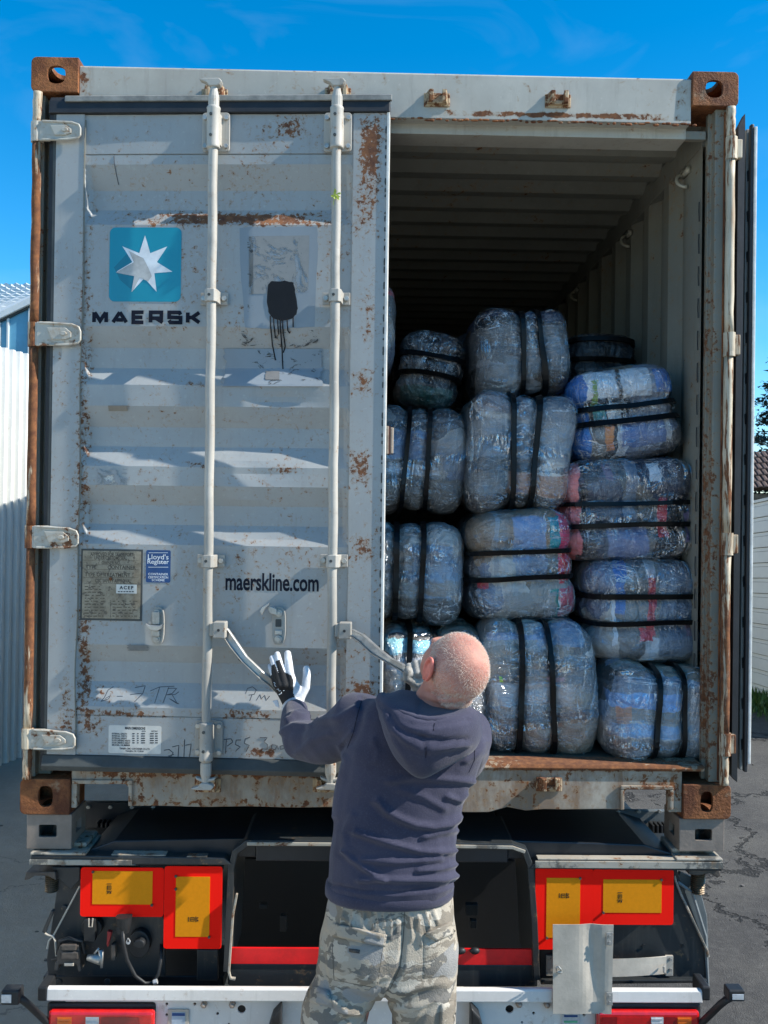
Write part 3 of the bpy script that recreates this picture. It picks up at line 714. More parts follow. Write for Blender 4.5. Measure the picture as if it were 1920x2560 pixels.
# main dimensions sticker
a, zt_ = D(271, 1813); b_, zb_ = D(402, 1886); flat('dimensions_sticker', rrect(a, b_, zb_, zt_, .006), -.0036, LABELW)
text('MAIN DIMENSIONS', 312, 1818, 363, 1824, -.0026, NAVY, .03)
for k, s in enumerate(('INTERNAL LENGTH', 'INTERNAL WIDTH', 'INTERNAL HEIGHT', 'DOOR OPENING WIDTH', 'DOOR OPENING HEIGHT', 'MODEL NUMBER')):
    y = 1833+k*5.7; text(s, 279, y, 279+(38 if k < 3 else 46), y+3.6, -.0026, NAVY, .03)
    if k < 5:
        for xa, xb in ((330, 336), (342, 346), (352, 362), (374, 384), (387, 394)): strokes('print', [[D(xa, y+1.8), D(xb, y+1.8)]], .0034, -.0026, NAVY)
text('INCH', 354, 1827, 364, 1830, -.0026, NAVY, .03); text('METRIC', 378, 1827, 394, 1830, -.0026, NAVY, .03)
text('TIANJIN CIMC CONTAINER CO.,LTD', 298, 1871, 374, 1875, -.0026, NAVY, .03); text('TIANJIN, P.R. CHINA', 313, 1877, 359, 1881, -.0026, NAVY, .03)
# painted-over panels, blot and drips
def blob(pts, jit, rnd, n=6):
    out = []
    for i in range(len(pts)):
        p, q = pts[i], pts[(i+1) % len(pts)]
        for k in range(n):
            out.append((p[0]+(q[0]-p[0])*k/n+rnd.uniform(-jit, jit), p[1]+(q[1]-p[1])*k/n+rnd.uniform(-jit, jit)))
    return out
rr_ = random.Random(2)
flat('touched_up_panel', dpoly(blob([(597, 568), (792, 566), (795, 620), (785, 815), (700, 822), (612, 818), (602, 700)], 1.5, rr_)), -.0036, PATCH, .0003)
mb = MB()
def depth_at(z):
    for i in range(len(prof)-1):
        if prof[i][0] >= z >= prof[i+1][0]:
            a = prof[i][0]-prof[i+1][0]
            return prof[i][1]+(prof[i+1][1]-prof[i][1])*((prof[i][0]-z)/a if a else 0)
    return .004
def drape(name, x0, y0, x1, y1, mat, eps, wob=2.0, seed=0, frac=1.0):
    rnd = random.Random(seed); mb = MB(); nx, ny = 10, 16; vs = []
    for j in range(ny+1):
        for i in range(nx+1):
            x = x0+(x1-x0)*i/nx; y = y0+(y1-y0)*j/ny
            if i in (0, nx): x += rnd.uniform(-wob, wob)
            u_, z_ = D(x, y); vs.append((u_, depth_at(z_)-eps, z_))
    mb.add(vs, [(j*(nx+1)+i, j*(nx+1)+i+1, (j+1)*(nx+1)+i+1, (j+1)*(nx+1)+i) for j in range(ny) for i in range(nx) if rnd.random() <= frac]); return mb.build(name, mat, DO)
drape('touched_up_panel', 557, 868, 803, 966, PATCH, .0050, 5, 3)
# adhesive remnants: alpha-cut flakes
def remnant(name, col, scale, lo, vscale=(1, 1, 1), rough=.6):
    t = NT(name); n1 = t.noise(scale, 8, .75, t.map(vscale), 1.2); msk = t.sm(n1, lo, lo+.02)
    tr = t.n.new('ShaderNodeBsdfTransparent'); mxs = t.n.new('ShaderNodeMixShader'); t.put(mxs.inputs[0], msk)
    t.l.new(tr.outputs[0], mxs.inputs[1]); t.l.new(t.b.outputs[0], mxs.inputs[2]); t.l.new(mxs.outputs[0], t.n['Material Output'].inputs[0])
    t.fin(t.mix(t.noise(40), tuple(x*.75 for x in col), col), rough); return t.m
REMG = remnant('grey_glue_remnant', (.27, .275, .265), 9, .46, (1, 1, .8)); REMD = remnant('dark_glue_remnant', (.055, .058, .06), 16, .585, (1, 1, 1.8))
REML = remnant('pale_glue_remnant', (.36, .37, .365), 15, .50)
flat('sticker_remnant', dpoly([(622, 590), (773, 588), (770, 730), (622, 735)]), -.0026, REMG, .0002)
flat('sticker_remnant', dpoly([(618, 592), (632, 592), (634, 800), (619, 800)]), -.0024, REMD, .0002)
drape('sticker_remnant', 600, 825, 795, 865, REMD, .0056, 4, 5); drape('sticker_remnant', 598, 872, 690, 918, REMD, .0066, 4, 6); drape('sticker_remnant', 655, 872, 715, 960, REMD, .0066, 2, 7); drape('sticker_remnant', 720, 872, 800, 950, REMD, .0066, 3, 8)
drape('sticker_remnant', 662, 924, 696, 948, DARKIN if False else simple('brown_grey_remnant', (.17, .165, .155)), .0072, 2, 8)
drape('sticker_remnant', 242, 1173, 318, 1213, REML, .0050, 2, 9); flat('sticker_remnant', dpoly(blob([(258, 1196), (275, 1186), (296, 1188), (292, 1204), (268, 1210)], 2, rr_)), -.0024, LABELW, .0003)
drape('sticker_remnant', 270, 1014, 318, 1027, simple('brown_tape_remnant', (.23, .20, .16)), .0050, 1, 10)
drape('sticker_remnant', 320, 1612, 368, 1628, simple('grey_scuff', (.17, .185, .19)), .0050, 4, 12)
blot = blob([(669, 712), (680, 703), (712, 701), (734, 706), (738, 730), (744, 765), (741, 786), (728, 797), (705, 802), (684, 796), (671, 780), (667, 745)], 1.2, rr_, 4)
flat('black_paint_blot', dpoly(blot), -.0022, BLACKP, .0006)
drips = [[(676, 790), (678, 860), (686, 902)], [(684, 795), (687, 850)], [(694, 798), (696, 840)], [(701, 798), (701, 850), (703, 905), (704, 921)], [(707, 798), (707, 830), (710, 862), (704, 880)], [(718, 798), (719, 826), (724, 833)], [(733, 792), (733, 822)]]
mb = MB()
for dr in drips:
    pts = []
    for i in range(len(dr)-1):
        for k in range(8):
            x = dr[i][0]+(dr[i+1][0]-dr[i][0])*k/8; y = dr[i][1]+(dr[i+1][1]-dr[i][1])*k/8; u_, z_ = D(x, y); pts.append((u_, depth_at(z_)-.0058, z_))
    mb.tube(pts, .0021, 6)
mb.build('paint_drip', BLACKP, DO)
# handwriting in marker
def hand(lines, wid=.0026):
    mb = MB()
    for ln in lines:
        pts = []
        for i in range(len(ln)-1):
            n_ = max(2, int(math.hypot(ln[i+1][0]-ln[i][0], ln[i+1][1]-ln[i][1])/4))
            for k in range(n_): pts.append((ln[i][0]+(ln[i+1][0]-ln[i][0])*k/n_, ln[i][1]+(ln[i+1][1]-ln[i][1])*k/n_))
        pts.append(ln[-1]); q = []
        for x, y in pts: u_, z_ = D(x, y); q.append((u_, depth_at(z_)-.0008, z_))
        mb.tube(q, wid/2, 5)
    return tag(mb.build('marker_writing', PENCIL, DO), kind='stuff')
def s2(pts): return [(180+x/2.44, 1700+y/2.44) for x, y in pts]
hand([s2(q) for q in ([(235, 50), (205, 70), (190, 110), (170, 135), (215, 120), (225, 100), (195, 118)], [(265, 105), (300, 105)], [(368, 55), (430, 45), (420, 90), (375, 138)], [(345, 95), (415, 88)],
     [(465, 75), (520, 52), (610, 48)], [(520, 52), (510, 100), (500, 145)], [(575, 55), (550, 145)], [(570, 60), (625, 60), (600, 90), (565, 98), (620, 95), (640, 80)], [(600, 95), (640, 150), (585, 118), (650, 150)],
     [(1052, 90), (1060, 62), (1090, 52), (1115, 70), (1105, 95), (1070, 100)], [(1090, 100), (1080, 132)], [(1120, 130), (1140, 95), (1150, 120), (1170, 100), (1180, 130), (1200, 105)])])
hand([s2(q) for q in ([(560, 430), (590, 425), (615, 445), (600, 470), (585, 465), (620, 455)], [(610, 410), (650, 400), (645, 475)], [(685, 365), (680, 480)], [(690, 400), (725, 392), (715, 470)],
     [(940, 362), (935, 450)], [(925, 365), (970, 360), (980, 380), (945, 405)], [(1030, 368), (1000, 368), (995, 395), (1025, 410), (1000, 432)], [(1085, 350), (1055, 360), (1050, 388), (1080, 400), (1060, 440)],
     [(1145, 352), (1190, 352), (1170, 378), (1192, 395), (1190, 425), (1160, 420)], [(1245, 400), (1220, 395), (1212, 420), (1240, 425), (1250, 400), (1258, 425)], [(1290, 400), (1268, 405), (1270, 425), (1292, 420), (1290, 400)])])
hand([[(598, 1642), (592, 1652), (600, 1660), (608, 1655), (600, 1653)]], .002)
hand([[(284, 385), (285, 400), (287, 430), (290, 455)]], .0025)

# ------------------------------------------------------------------ right door folded back along the side
def RX(px, Y=.03): return P(px, 1100, Y).x
def RZ(py, Y=.03): return P(1860, py, Y).z
RDM = painted('folded_door_paint', (.33, .34, .32), rust=.36, streak=.3, rough=.5)
xa, xb = RX(1858), RX(1874); zt_, zb_ = RZ(322), RZ(1925)
mb = MB(); zz = zb_; k = 0
RD = MB().box(xa, xb, .03, 1.18, zb_, zt_).build('door', RDM, CT, bevel=.003); tag(RD, 'right door folded back flat against the side of the container')
OFF[RD.name] = Vector((0, 0, 0))
for i in range(15):
    z = RZ(440)-(RZ(440)-RZ(1860))*i/14
    MB().prism([(xa+.002, z+.016), (xa+.012, z+.022), (xa+.014, z-.016), (xa+.004, z-.02)], .026, .0295).build('corrugation_end', GASK, RD)
x2, x3 = RX(1838, .0), RX(1855, .0)
MB().prism([(x2, RZ(1935)), (x3-.004, RZ(1950)), (x3, RZ(330)), (x3-.001, RZ(293)), (x2, RZ(325))], .0, .03).build('gasket', GASK, RD)
mb = MB().box(RX(1869, .0), RX(1878, .0), -.001, .02, RZ(1925), RZ(318)); mb.build('door_edge', GASK, RD, bevel=.004)
MB().box(RX(1873, 0)+.006, RX(1885, 0), -.004, .30, RZ(1905), RZ(325)).build('door_edge', EDGEW, RD, bevel=.003)

# wooden block and leaf sprig
WOOD = simple('weathered_wood', (.40, .33, .26), .75, 0, .3, 25, .5); WOODD = simple('brown_wood_edge', (.12, .055, .04), .8, 0, .3, 30, .4)
p = P(968, 1100, .03); p1 = P(1000, 1135, .03)
wb = thing('wooden_block', (p.x, .03, P(968, 1135, .03).z), 'pale wooden block sticking out from behind the ajar door edge', 'wood block')
xA, xB = P(940, 1100, .02).x, P(971, 1100, .02).x; zA, zB_ = P(968, 1135, .02).z, P(968, 1065, .02).z
MB().box(xA, xB, .02, .075, zA, zB_).build('board', WOOD, wb, bevel=.002); MB().box(xB+.0003, xB+.006, .024, .078, zA, zB_).build('dark_layer', WOODD, wb); MB().box(xB+.0065, xB+.018, .026, .07, zA+.002, zB_-.004).build('board', WOOD, wb, bevel=.003)
LEAFY = simple('yellow_green_leaf', (.35, .42, .05), .5, 0, .3, 60, .1)
p = Vector((HX, HY, 0))+EX*D(838, 492, .05)[0]+EN*.068; p.z = D(838, 492, .05)[1]
sp_ = thing('leaf_sprig', p, 'small yellow green leaf sprig caught on the right locking bar', 'leaf'); rr_ = random.Random(4)
for i in range(9):
    a = rr_.uniform(-.3, 2*math.pi); l = rr_.uniform(.012, .022); d_ = Vector((math.cos(a), -.25, math.sin(a)*.7)).normalized(); s_ = d_.cross(Vector((0, 1, 0))).normalized()*.0045
    q = p+Vector((rr_.uniform(-.008, .008), 0, rr_.uniform(-.006, .006)))
    MB().add([q, q+d_*l*.5+s_, q+d_*l, q+d_*l*.5-s_+Vector((0, -.002, 0))], [(0, 1, 2, 3)]).build('leaf', LEAFY, sp_)
MB().tube([p+Vector((-.004, 0, .004)), p+Vector((-.002, -.002, -.014)), p+Vector((-.004, -.002, -.034))], .001, 5).build('stem', LEAFY, sp_)

# ------------------------------------------------------------------ bales of clothes in strapped plastic wrap
STRAP = simple('black_plastic_strap', (.004, .0045, .005), .4, 0, .2, 40, .1, .25)
def bale_mat(seed, pal, dims, accents=(), film=.5, ax=0):
    t = NT('wrapped_clothes'); xz = t.sep(); rnd = random.Random(seed)
    off = (rnd.uniform(0, 50), rnd.uniform(0, 50), rnd.uniform(0, 50))
    base = t.vadd(t.co, t.noise(5, 5, .65, t.map((1, 1, 1), off), col=True), .16)
    sc = (3.2, 3, 7.5) if ax == 0 else (7.5, 3, 3.2)
    cell = t.voro(1.0, t.map(sc, off, v=base), 'F1', 'Color'); cs = t.sep(cell)[0]
    n = len(pal); c = t.ramp(cs, [(i/n, p) for i, p in enumerate(pal)], True)
    f1 = t.noise(5, 4, .6, t.map((1, 1, 1), off)); c = t.mix(t.sm(f1, .35, .7), c, t.mix(1.0, c, (.6, .6, .6), 'MULTIPLY'))
    wob = t.noise(7, 4, .6, t.map((1, 1, 1), off)); wx = t.math('MULTIPLY', t.math('SUBTRACT', wob, .5), .07)
    X = t.math('ADD', xz[0], wx); Z = t.math('ADD', xz[2], wx); a, b = dims
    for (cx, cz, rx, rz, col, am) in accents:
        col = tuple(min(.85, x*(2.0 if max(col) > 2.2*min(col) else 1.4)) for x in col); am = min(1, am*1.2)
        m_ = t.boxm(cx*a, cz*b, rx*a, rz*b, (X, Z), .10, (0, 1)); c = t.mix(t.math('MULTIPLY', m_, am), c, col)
    # film overlaps
    for k in range(2):
        lo = rnd.uniform(-.8, .2)
        if ax == 0: m_ = t.boxm(0, (lo+.3)*b, 9, .42*b, xz, .02)
        else: m_ = t.boxm((lo+.3)*a, 0, .22*a, 9, xz, .03)
        c = t.mix(t.math('MULTIPLY', m_, .13*film*2), c, (.42, .44, .46))
    if ax == 0: v1 = t.map((15, 8, 2.6), off, (0, .5, 0)); v2 = t.map((3.4, 7, 19), off, (0, .8, 0))
    else: v1 = t.map((2.8, 8, 15), off, (0, .45, 0)); v2 = t.map((17, 7, 3.4), off, (0, .75, 0))
    w1 = t.noise(1.0, 4, .55, v1, 1.0); w2 = t.noise(1.0, 4, .55, v2, .9)
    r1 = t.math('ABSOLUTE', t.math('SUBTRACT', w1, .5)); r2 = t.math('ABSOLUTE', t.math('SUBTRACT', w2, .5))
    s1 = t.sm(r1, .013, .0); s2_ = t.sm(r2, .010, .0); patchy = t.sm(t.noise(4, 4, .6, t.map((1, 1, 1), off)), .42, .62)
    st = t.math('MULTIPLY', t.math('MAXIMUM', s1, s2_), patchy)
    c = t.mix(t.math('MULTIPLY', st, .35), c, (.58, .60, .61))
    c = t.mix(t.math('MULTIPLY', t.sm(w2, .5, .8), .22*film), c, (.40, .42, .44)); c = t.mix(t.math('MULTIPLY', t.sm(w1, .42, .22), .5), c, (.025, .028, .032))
    big = t.noise(1.0, 4, .6, t.map((9, 9, 9), off), 2.0)
    h = t.math('ADD', t.math('MULTIPLY', t.math('MINIMUM', r1, r2), 2.6), t.math('ADD', t.math('MULTIPLY', big, 1.6), t.math('MULTIPLY', w2, .8)))
    nb = t.bump(h, 1.0, .030)
    t.fin(c, .42, 0, t.bump(h, .6, .012), .5)
    t.put(t.b.inputs['Coat Weight'], .7); t.put(t.b.inputs['Coat Roughness'], .14); t.put(t.b.inputs['Coat IOR'], 1.6); t.l.new(nb, t.b.inputs['Coat Normal'])
    return t.m
DK = [(.022, .026, .033), (.06, .064, .07), (.14, .15, .16), (.04, .06, .11), (.085, .07, .055), (.22, .24, .27)]
MDL = [(.12, .13, .145), (.24, .25, .255), (.055, .06, .07), (.13, .17, .26), (.20, .165, .13), (.38, .39, .40), (.09, .10, .12), (.17, .18, .19)]
BRT = [(.30, .31, .32), (.13, .15, .17), (.44, .46, .48), (.08, .085, .09), (.20, .27, .38), (.52, .53, .54), (.24, .22, .19), (.18, .19, .20)]
DK, MDL, BRT = [[(max(0, a*1.30*g-.02), max(0, b*1.15*g-.02), max(0, c*1.0*g-.018)) for a, b, c in L] for L, g in ((DK, 1.15), (MDL, 1.35), (BRT, 1.3))]
GRP = 'strapped bales of clothes stacked in the container'
t = NT('clear_plastic_film'); oi = t.n.new('ShaderNodeObjectInfo'); vv = t.vadd(t.co, oi.outputs['Location'], 3.1)
w1 = t.noise(1.0, 4, .55, t.map((13, 6, 3.2), (0, 0, 0), (0, .6, 0), vv), .8); w2 = t.noise(1.0, 4, .55, t.map((3.2, 6, 14), (0, 0, 0), (0, .75, 0), vv), .8)
r1 = t.math('ABSOLUTE', t.math('SUBTRACT', w1, .5)); r2 = t.math('ABSOLUTE', t.math('SUBTRACT', w2, .5)); pt = t.sm(t.noise(3.6, 3, .6, vv), .40, .62)
st = t.math('MULTIPLY', t.math('MAXIMUM', t.sm(r1, .016, 0), t.sm(r2, .012, 0)), pt)
t.fin((.82, .84, .86), .18, 0, t.bump(t.math('ADD', t.math('MINIMUM', r1, r2), t.math('MULTIPLY', t.noise(1.0, 4, .6, t.map((7, 7, 7), v=vv), 1.2), .5)), 1.0, .14), .8)
t.put(t.b.inputs['Coat Weight'], 1.0); t.put(t.b.inputs['Coat Roughness'], .09); t.put(t.b.inputs['Coat IOR'], 1.8)
tr = t.n.new('ShaderNodeBsdfTransparent'); mxs = t.n.new('ShaderNodeMixShader'); gl_ = t.n.new('ShaderNodeBsdfGlossy'); gl_.inputs['Roughness'].default_value = .17; gl_.inputs['Color'].default_value = (.95, .97, 1, 1)
nb_ = t.bump(t.math('ADD', t.math('MINIMUM', r1, r2), t.math('MULTIPLY', t.noise(1.0, 3, .5, t.map((7, 7, 7), v=vv), 1.2), .6)), .9, .17); t.l.new(nb_, gl_.inputs['Normal'])
mx2 = t.n.new('ShaderNodeMixShader'); t.put(mx2.inputs[0], t.math('ADD', t.math('MULTIPLY', st, .75), .02)); t.l.new(tr.outputs[0], mx2.inputs[1]); t.l.new(t.b.outputs[0], mx2.inputs[2])
t.put(mxs.inputs[0], t.math('ADD', t.math('MULTIPLY', t.sm(w2, .45, .70), .30), .06)); t.l.new(mx2.outputs[0], mxs.inputs[1]); t.l.new(gl_.outputs[0], mxs.inputs[2]); t.l.new(mxs.outputs[0], t.n['Material Output'].inputs[0])
FILM = t.m
def bale(box, Y, dep, ori, rot, seed, pal, label, acc=(), n=4.4, straps=(-.22, .22), film=.5, wrink=1.0, lump=1.0):
    x0, y0, x1, y1 = box; cx, cy = (x0+x1)/2, (y0+y1)/2; Yc = Y+dep*.5
    c0 = P(cx, cy, Y+dep*.22); c0.y = Yc; s = (Y+dep*.22-CAM.y)/FPX
    a = (x1-x0)/2*s; b = (y1-y0)/2*s; ra = math.radians(abs(rot))
    if rot:
        k = math.cos(ra); q = math.sin(ra)*.75; a, b = (a*k-b*q)/(k*k-q*q), (b*k-a*q)/(k*k-q*q)
    d = dep/2; ax = 0 if ori == 'V' else 2; M = Matrix.Rotation(math.radians(-rot), 3, 'Y'); dims = (a, d, b); oth = [i for i in range(3) if i != ax]
    rn = random.Random(seed); sv = [q*dims[ax] for q in straps]; so_ = Vector((seed*3.7, seed*1.3, seed*.7))
    def surf_(p, pleat=True):
        u = p[ax]; g = sum(math.exp(-((u-s_)/.020)**2) for s_ in sv); g2 = sum(math.exp(-((u-s_)/.075)**2) for s_ in sv)
        rad = Vector([p[i] if i != ax else 0 for i in range(3)]); rl = max(rad.length, 1e-5); r_n = rad/rl
        k = min(1, rl/(.5*min(dims[oth[0]], dims[oth[1]])))
        dsp = (-.016*min(g, 1.2)-.020*g2+.010)*k
        dsp += (.034*lump*noise.noise(p*3.2+so_)+.014*lump*noise.noise(p*8+so_))
        out = p+p.normalized()*dsp*.5+r_n*dsp*.5*k
        if pleat:
            q = Vector([p[i]*(9 if i == ax else 55) for i in range(3)]); f_ = noise.noise(q+so_)
            out += r_n*k*(.0065*wrink*f_*(.15+g2))
            r2_ = 1-abs(noise.noise(p*13+so_*2))*2.2
            out += p.normalized()*max(0, r2_)**3*.0040*wrink
        return out
    N_ = 44; faces = []; vid = {}; vs = []
    for f_ in range(6):
        A = f_//2; sg = 1 if f_ % 2 else -1; o1, o2 = [i for i in range(3) if i != A]
        idx = []
        for i in range(N_+1):
            for j in range(N_+1):
                q = [0, 0, 0]; q[A] = sg; q[o1] = math.tan((-1+2*i/N_)*math.pi/4); q[o2] = math.tan((-1+2*j/N_)*math.pi/4)
                key = tuple(round(v_, 5) for v_ in q)
                if key not in vid:
                    k = (abs(q[0])**n+abs(q[1])**n+abs(q[2])**n)**(-1/n)
                    vid[key] = len(vs); vs.append(surf_(Vector((q[0]*k*a, q[1]*k*d, q[2]*k*b))))
                idx.append(vid[key])
        for i in range(N_):
            for j in range(N_): faces.append((idx[i*(N_+1)+j], idx[(i+1)*(N_+1)+j], idx[(i+1)*(N_+1)+j+1], idx[i*(N_+1)+j+1]))
    base = Vector((c0.x, c0.y, c0.z-b))
    T = thing('clothes_bale', base, label, 'bale', GRP)
    mb = MB(); mb.add(vs, faces); ob = mb.build('wrapped_bundle', bale_mat(seed, pal, (a, b), acc, film, ax), T, smooth=True, off=False)
    ob.location = (0, 0, b); ob.rotation_euler = (0, math.radians(-rot)*-1, 0); 
    if seed not in (4, 15, 16):
        K_ = 30; fv = []; fx, fz = rn.uniform(1.02, 1.05), rn.uniform(1.02, 1.05)
        for i in range(K_+1):
            for j in range(K_+1):
                lx, lz = (-1.22+2.44*i/K_), (-1.22+2.44*j/K_); q = (math.tan(lx*math.pi/4), -1, math.tan(lz*math.pi/4)); k = (abs(q[0])**n+1+abs(q[2])**n)**(-1/n)
                p0 = Vector((q[0]*k*a, q[1]*k*d, q[2]*k*b)); p1 = surf_(p0, False); o_ = .007+.010*max(0, noise.noise(p0*7+so_)+.25)
                fv.append(Vector((p1.x*fx, p1.y-o_, p1.z*fz)))
        mb = MB(); mb.add(fv, [(i*(K_+1)+j, (i+1)*(K_+1)+j, (i+1)*(K_+1)+j+1, i*(K_+1)+j+1) for i in range(K_) for j in range(K_)])
        o = mb.build('plastic_film', FILM, T, smooth=True, off=False); o.location = ob.location; o.rotation_euler = ob.rotation_euler
    for s_ in sv:
        rings = []; m_ = 72; hw = rn.uniform(.0085, .0108); tilt = rn.uniform(-.13, .13)
        for i in range(m_):
            th = 2*math.pi*i/m_; q = [0, 0, 0]; cc, ss = math.cos(th), math.sin(th); ring = []
            for du, o_ in ((-hw, .001), (-hw, .0200), (hw, .0200), (hw, .001)):
                uu = s_+du+tilt*ss*.12
                rr2 = ((1-abs(uu/dims[ax])**n)/(abs(cc)**n+abs(ss)**n))**(1/n)
                q[ax] = uu; q[oth[0]] = rr2*cc*dims[oth[0]]; q[oth[1]] = rr2*ss*dims[oth[1]]
                pv = surf_(Vector(q), False); w_ = Vector([pv[i_] if i_ != ax else 0 for i_ in range(3)]).normalized(); ring.append(pv+w_*(o_+.004))
            rings.append(ring)
        mb = MB(); fl = [p for r in rings for p in r]
        mb.add(fl, [(i*4+k, i*4+(k+1) % 4, ((i+1) % m_)*4+(k+1) % 4, ((i+1) % m_)*4+k) for i in range(m_) for k in range(4)])
        o = mb.build('strap', STRAP, T, off=False); o.location = ob.location; o.rotation_euler = ob.rotation_euler
    return T
PK = (.52, .035, .085); RD_ = (.42, .02, .03); TQ = (.01, .16, .19); BL = (.02, .09, .26); WH = (.55, .57, .60); OR = (.36, .14, .05); GN = (.10, .17, .03); LV = (.20, .16, .34); SA = (.45, .13, .13)
bale((812, 712, 988, 925), .30, .5, 'V', 0, 1, MDL, 'pale wrapped bale at the top left, mostly hidden behind the ajar door edge', [(.5, .85, .6, .16, (.3, .05, .06), .8)])
bale((972, 812, 1182, 1030), .42, .55, 'H', 9, 2, DK, 'dark blue-grey bale with two sloping straps, topmost in the column beside the ajar door', [(0, -.75, .7, .22, (.02, .07, .06), .7)], 2.7, (-.32, .28), .5, 1.4)
bale((1176, 772, 1424, 1003), .34, .55, 'V', -3, 3, DK, 'large grey bale with two upright straps, highest of the whole stack', [(.3, -.1, .7, .42, (.12, .13, .14), .7), (-.5, .3, .3, .4, (.07, .065, .06), .6)], 4.6, (-.02, .38), .6)
bale((1405, 830, 1590, 965), .85, .5, 'H', 1, 4, DK, 'dark bale in shade at the back, behind the bale with white and green cloth', [(0, 0, 1, 1, (.02, .022, .026), .8)], 4.6, (-.25, .6), .25)  # full-face near-black overlay puts the back row's shade into the colour
bale((1412, 905, 1708, 1165), .22, .55, 'H', -7, 5, MDL, 'bale with white, green and blue cloth showing through, top of the right column', [(-.5, .62, .34, .3, WH, .85), (.15, .6, .26, .32, WH, .85), (-.62, .45, .05, .25, GN, .9), (.68, .6, .2, .28, BL, .9), (-.9, 0, .16, 1, BL, .9), (-.55, .05, .12, .16, TQ, .95), (-.28, .02, .12, .2, WH, .8), (-.2, -.5, .09, .35, WH, .7), (-.42, -.5, .08, .26, OR, .95), (.15, -.45, .4, .3, (.06, .10, .22), .8), (.6, -.4, .06, .3, WH, .5)], 4.0, (-.12, .2), .5)
bale((1398, 1142, 1736, 1405), .20, .55, 'H', -2, 6, DK, 'dark bale with pink sides and white diamond patch, second down in the right column', [(-.9, 0, .13, 1.2, SA, .9), (.3, .68, .09, .2, WH, .95), (-.02, .1, .09, 1.1, (.14, .18, .24), .7), (.42, -.2, .07, .38, RD_, .7), (-.1, -.6, .3, .34, (.13, .16, .28), .8), (.9, -.35, .12, .3, LV, .9), (.92, .2, .07, .4, LV, .6), (-.4, .7, .07, .2, (.12, .07, .12), .8)], 4.2, (-.35, .14), .35)
bale((1452, 1392, 1760, 1655), .18, .55, 'H', -1, 7, MDL, 'bale with red, blue and white cloth, third down in the right column', [(-.48, .5, .09, .5, BL, .85), (.02, .2, .07, .65, RD_, .75), (.02, .8, .09, .16, WH, .7), (.1, -.7, .22, .26, WH, .95), (.42, -.75, .2, .22, (.30, .29, .26), .9), (-.08, -.42, .12, .13, RD_, .85), (.64, -.35, .07, .16, RD_, .9), (-.6, .1, .03, .3, WH, .9), (-.57, -.4, .03, .2, WH, .9), (.45, .0, .3, .9, (.12, .16, .22), .7), (.3, .3, .1, .5, (.2, .24, .3), .7)], 4.2, (-.28, .28), .5)
bale((1500, 1655, 1782, 1902), .06, .55, 'V', 2, 8, BRT, 'grey bale with blue bands and upright straps, bottom of the right column', [(-.2, .3, .8, .16, (.13, .24, .42), .8), (-.2, -.3, .8, .14, (.14, .22, .33), .8), (0, .02, 1, .13, (.2, .19, .17), .85), (-.75, 0, .12, .18, OR, .6), (.6, 0, .35, .55, (.22, .225, .23), .8), (0, -.75, 1, .3, (.12, .12, .12), .7)], 4.6, (-.15, .35), .5)
bale((893, 1012, 1166, 1292), .24, .55, 'V', 2, 9, MDL, 'blue-grey bale with a strip of white cloth between straps, beside the ajar door', [(0, -.2, .5, .08, WH, .8), (-.1, .25, .4, .3, (.07, .13, .23), .7), (0, -.65, 1, .35, (.10, .095, .085), .7), (.5, .1, .4, .3, (.17, .165, .17), .6)], 4.2, (-.14, .29), .45)
bale((1158, 984, 1432, 1284), .20, .55, 'V', 2, 10, BRT, 'pale grey bale with rust-brown cloth in its lower part, middle column below the highest bale', [(.3, -.55, .62, .18, (.24, .12, .07), .85), (0, .2, 1, .33, (.19, .22, .25), .6), (0, -.88, 1, .16, (.07, .06, .055), .8), (-.4, .8, .5, .2, (.13, .09, .10), .6), (.4, .75, .6, .25, (.09, .11, .14), .6)], 5.4, (-.17, .26), .65)
bale((893, 1298, 1158, 1562), .18, .55, 'V', 1, 11, BRT, 'silvery bale with blue and tan cloth, just above the man\'s raised handle bar', [(.4, .2, .4, .35, (.10, .17, .25), .7), (.3, -.3, .6, .14, (.20, .16, .11), .6), (0, -.75, 1, .25, (.10, .10, .10), .6)], 4.0, (-.30, .21), .6, 1.3)
bale((1158, 1270, 1440, 1554), .17, .55, 'H', -3, 12, MDL, 'bale with a bright pink stripe at its right end, two level straps, centre column', [(.78, .55, .14, .45, PK, .9), (.80, -.02, .13, .3, RD_, .9), (.80, -.7, .16, .3, (.30, .05, .07), .9), (.57, .6, .10, .3, TQ, .85), (.56, -.7, .08, .3, (.01, .13, .11), .9), (.1, .5, .3, .4, (.12, .17, .27), .8), (.1, -.7, .5, .25, (.22, .215, .20), .8), (-.5, .2, .05, .8, (.25, .25, .25), .7), (-.75, -.3, .09, .08, RD_, .6), (.15, -.05, .3, .2, (.14, .19, .27), .7)], 4.4, (-.27, .24), .5)
bale((935, 1562, 1215, 1902), .09, .55, 'V', 0, 13, BRT, 'shiny bale with a pale blue top half hidden behind the man\'s head', [(0, .72, .9, .09, (.16, .36, .62), .9), (0, .5, .9, .08, (.45, .47, .5), .7), (.2, .25, .3, .2, (.16, .14, .10), .7)], 4.2, (-.44, .11), .6, 1.4)
bale((1196, 1548, 1492, 1902), .10, .55, 'V', -2, 14, BRT, 'tall glossy bale with a small lime green tag, just right of the man\'s head', [(-.72, -.0+.22, .03, .05, (.20, .62, .03), 1.0), (-.2, .0, .7, .16, (.40, .41, .42), .7), (-.4, .83, .5, .05, (.3, .36, .5), .8), (0, -.30, 1, .07, (.10, .10, .10), .8), (.35, .55, .2, .2, (.15, .14, .11), .7), (.35, .82, .4, .14, (.08, .14, .22), .7), (.2, .22, .15, .03, (.5, .3, .32), .8)], 4.6, (-.38, .18), .6, 1.5)
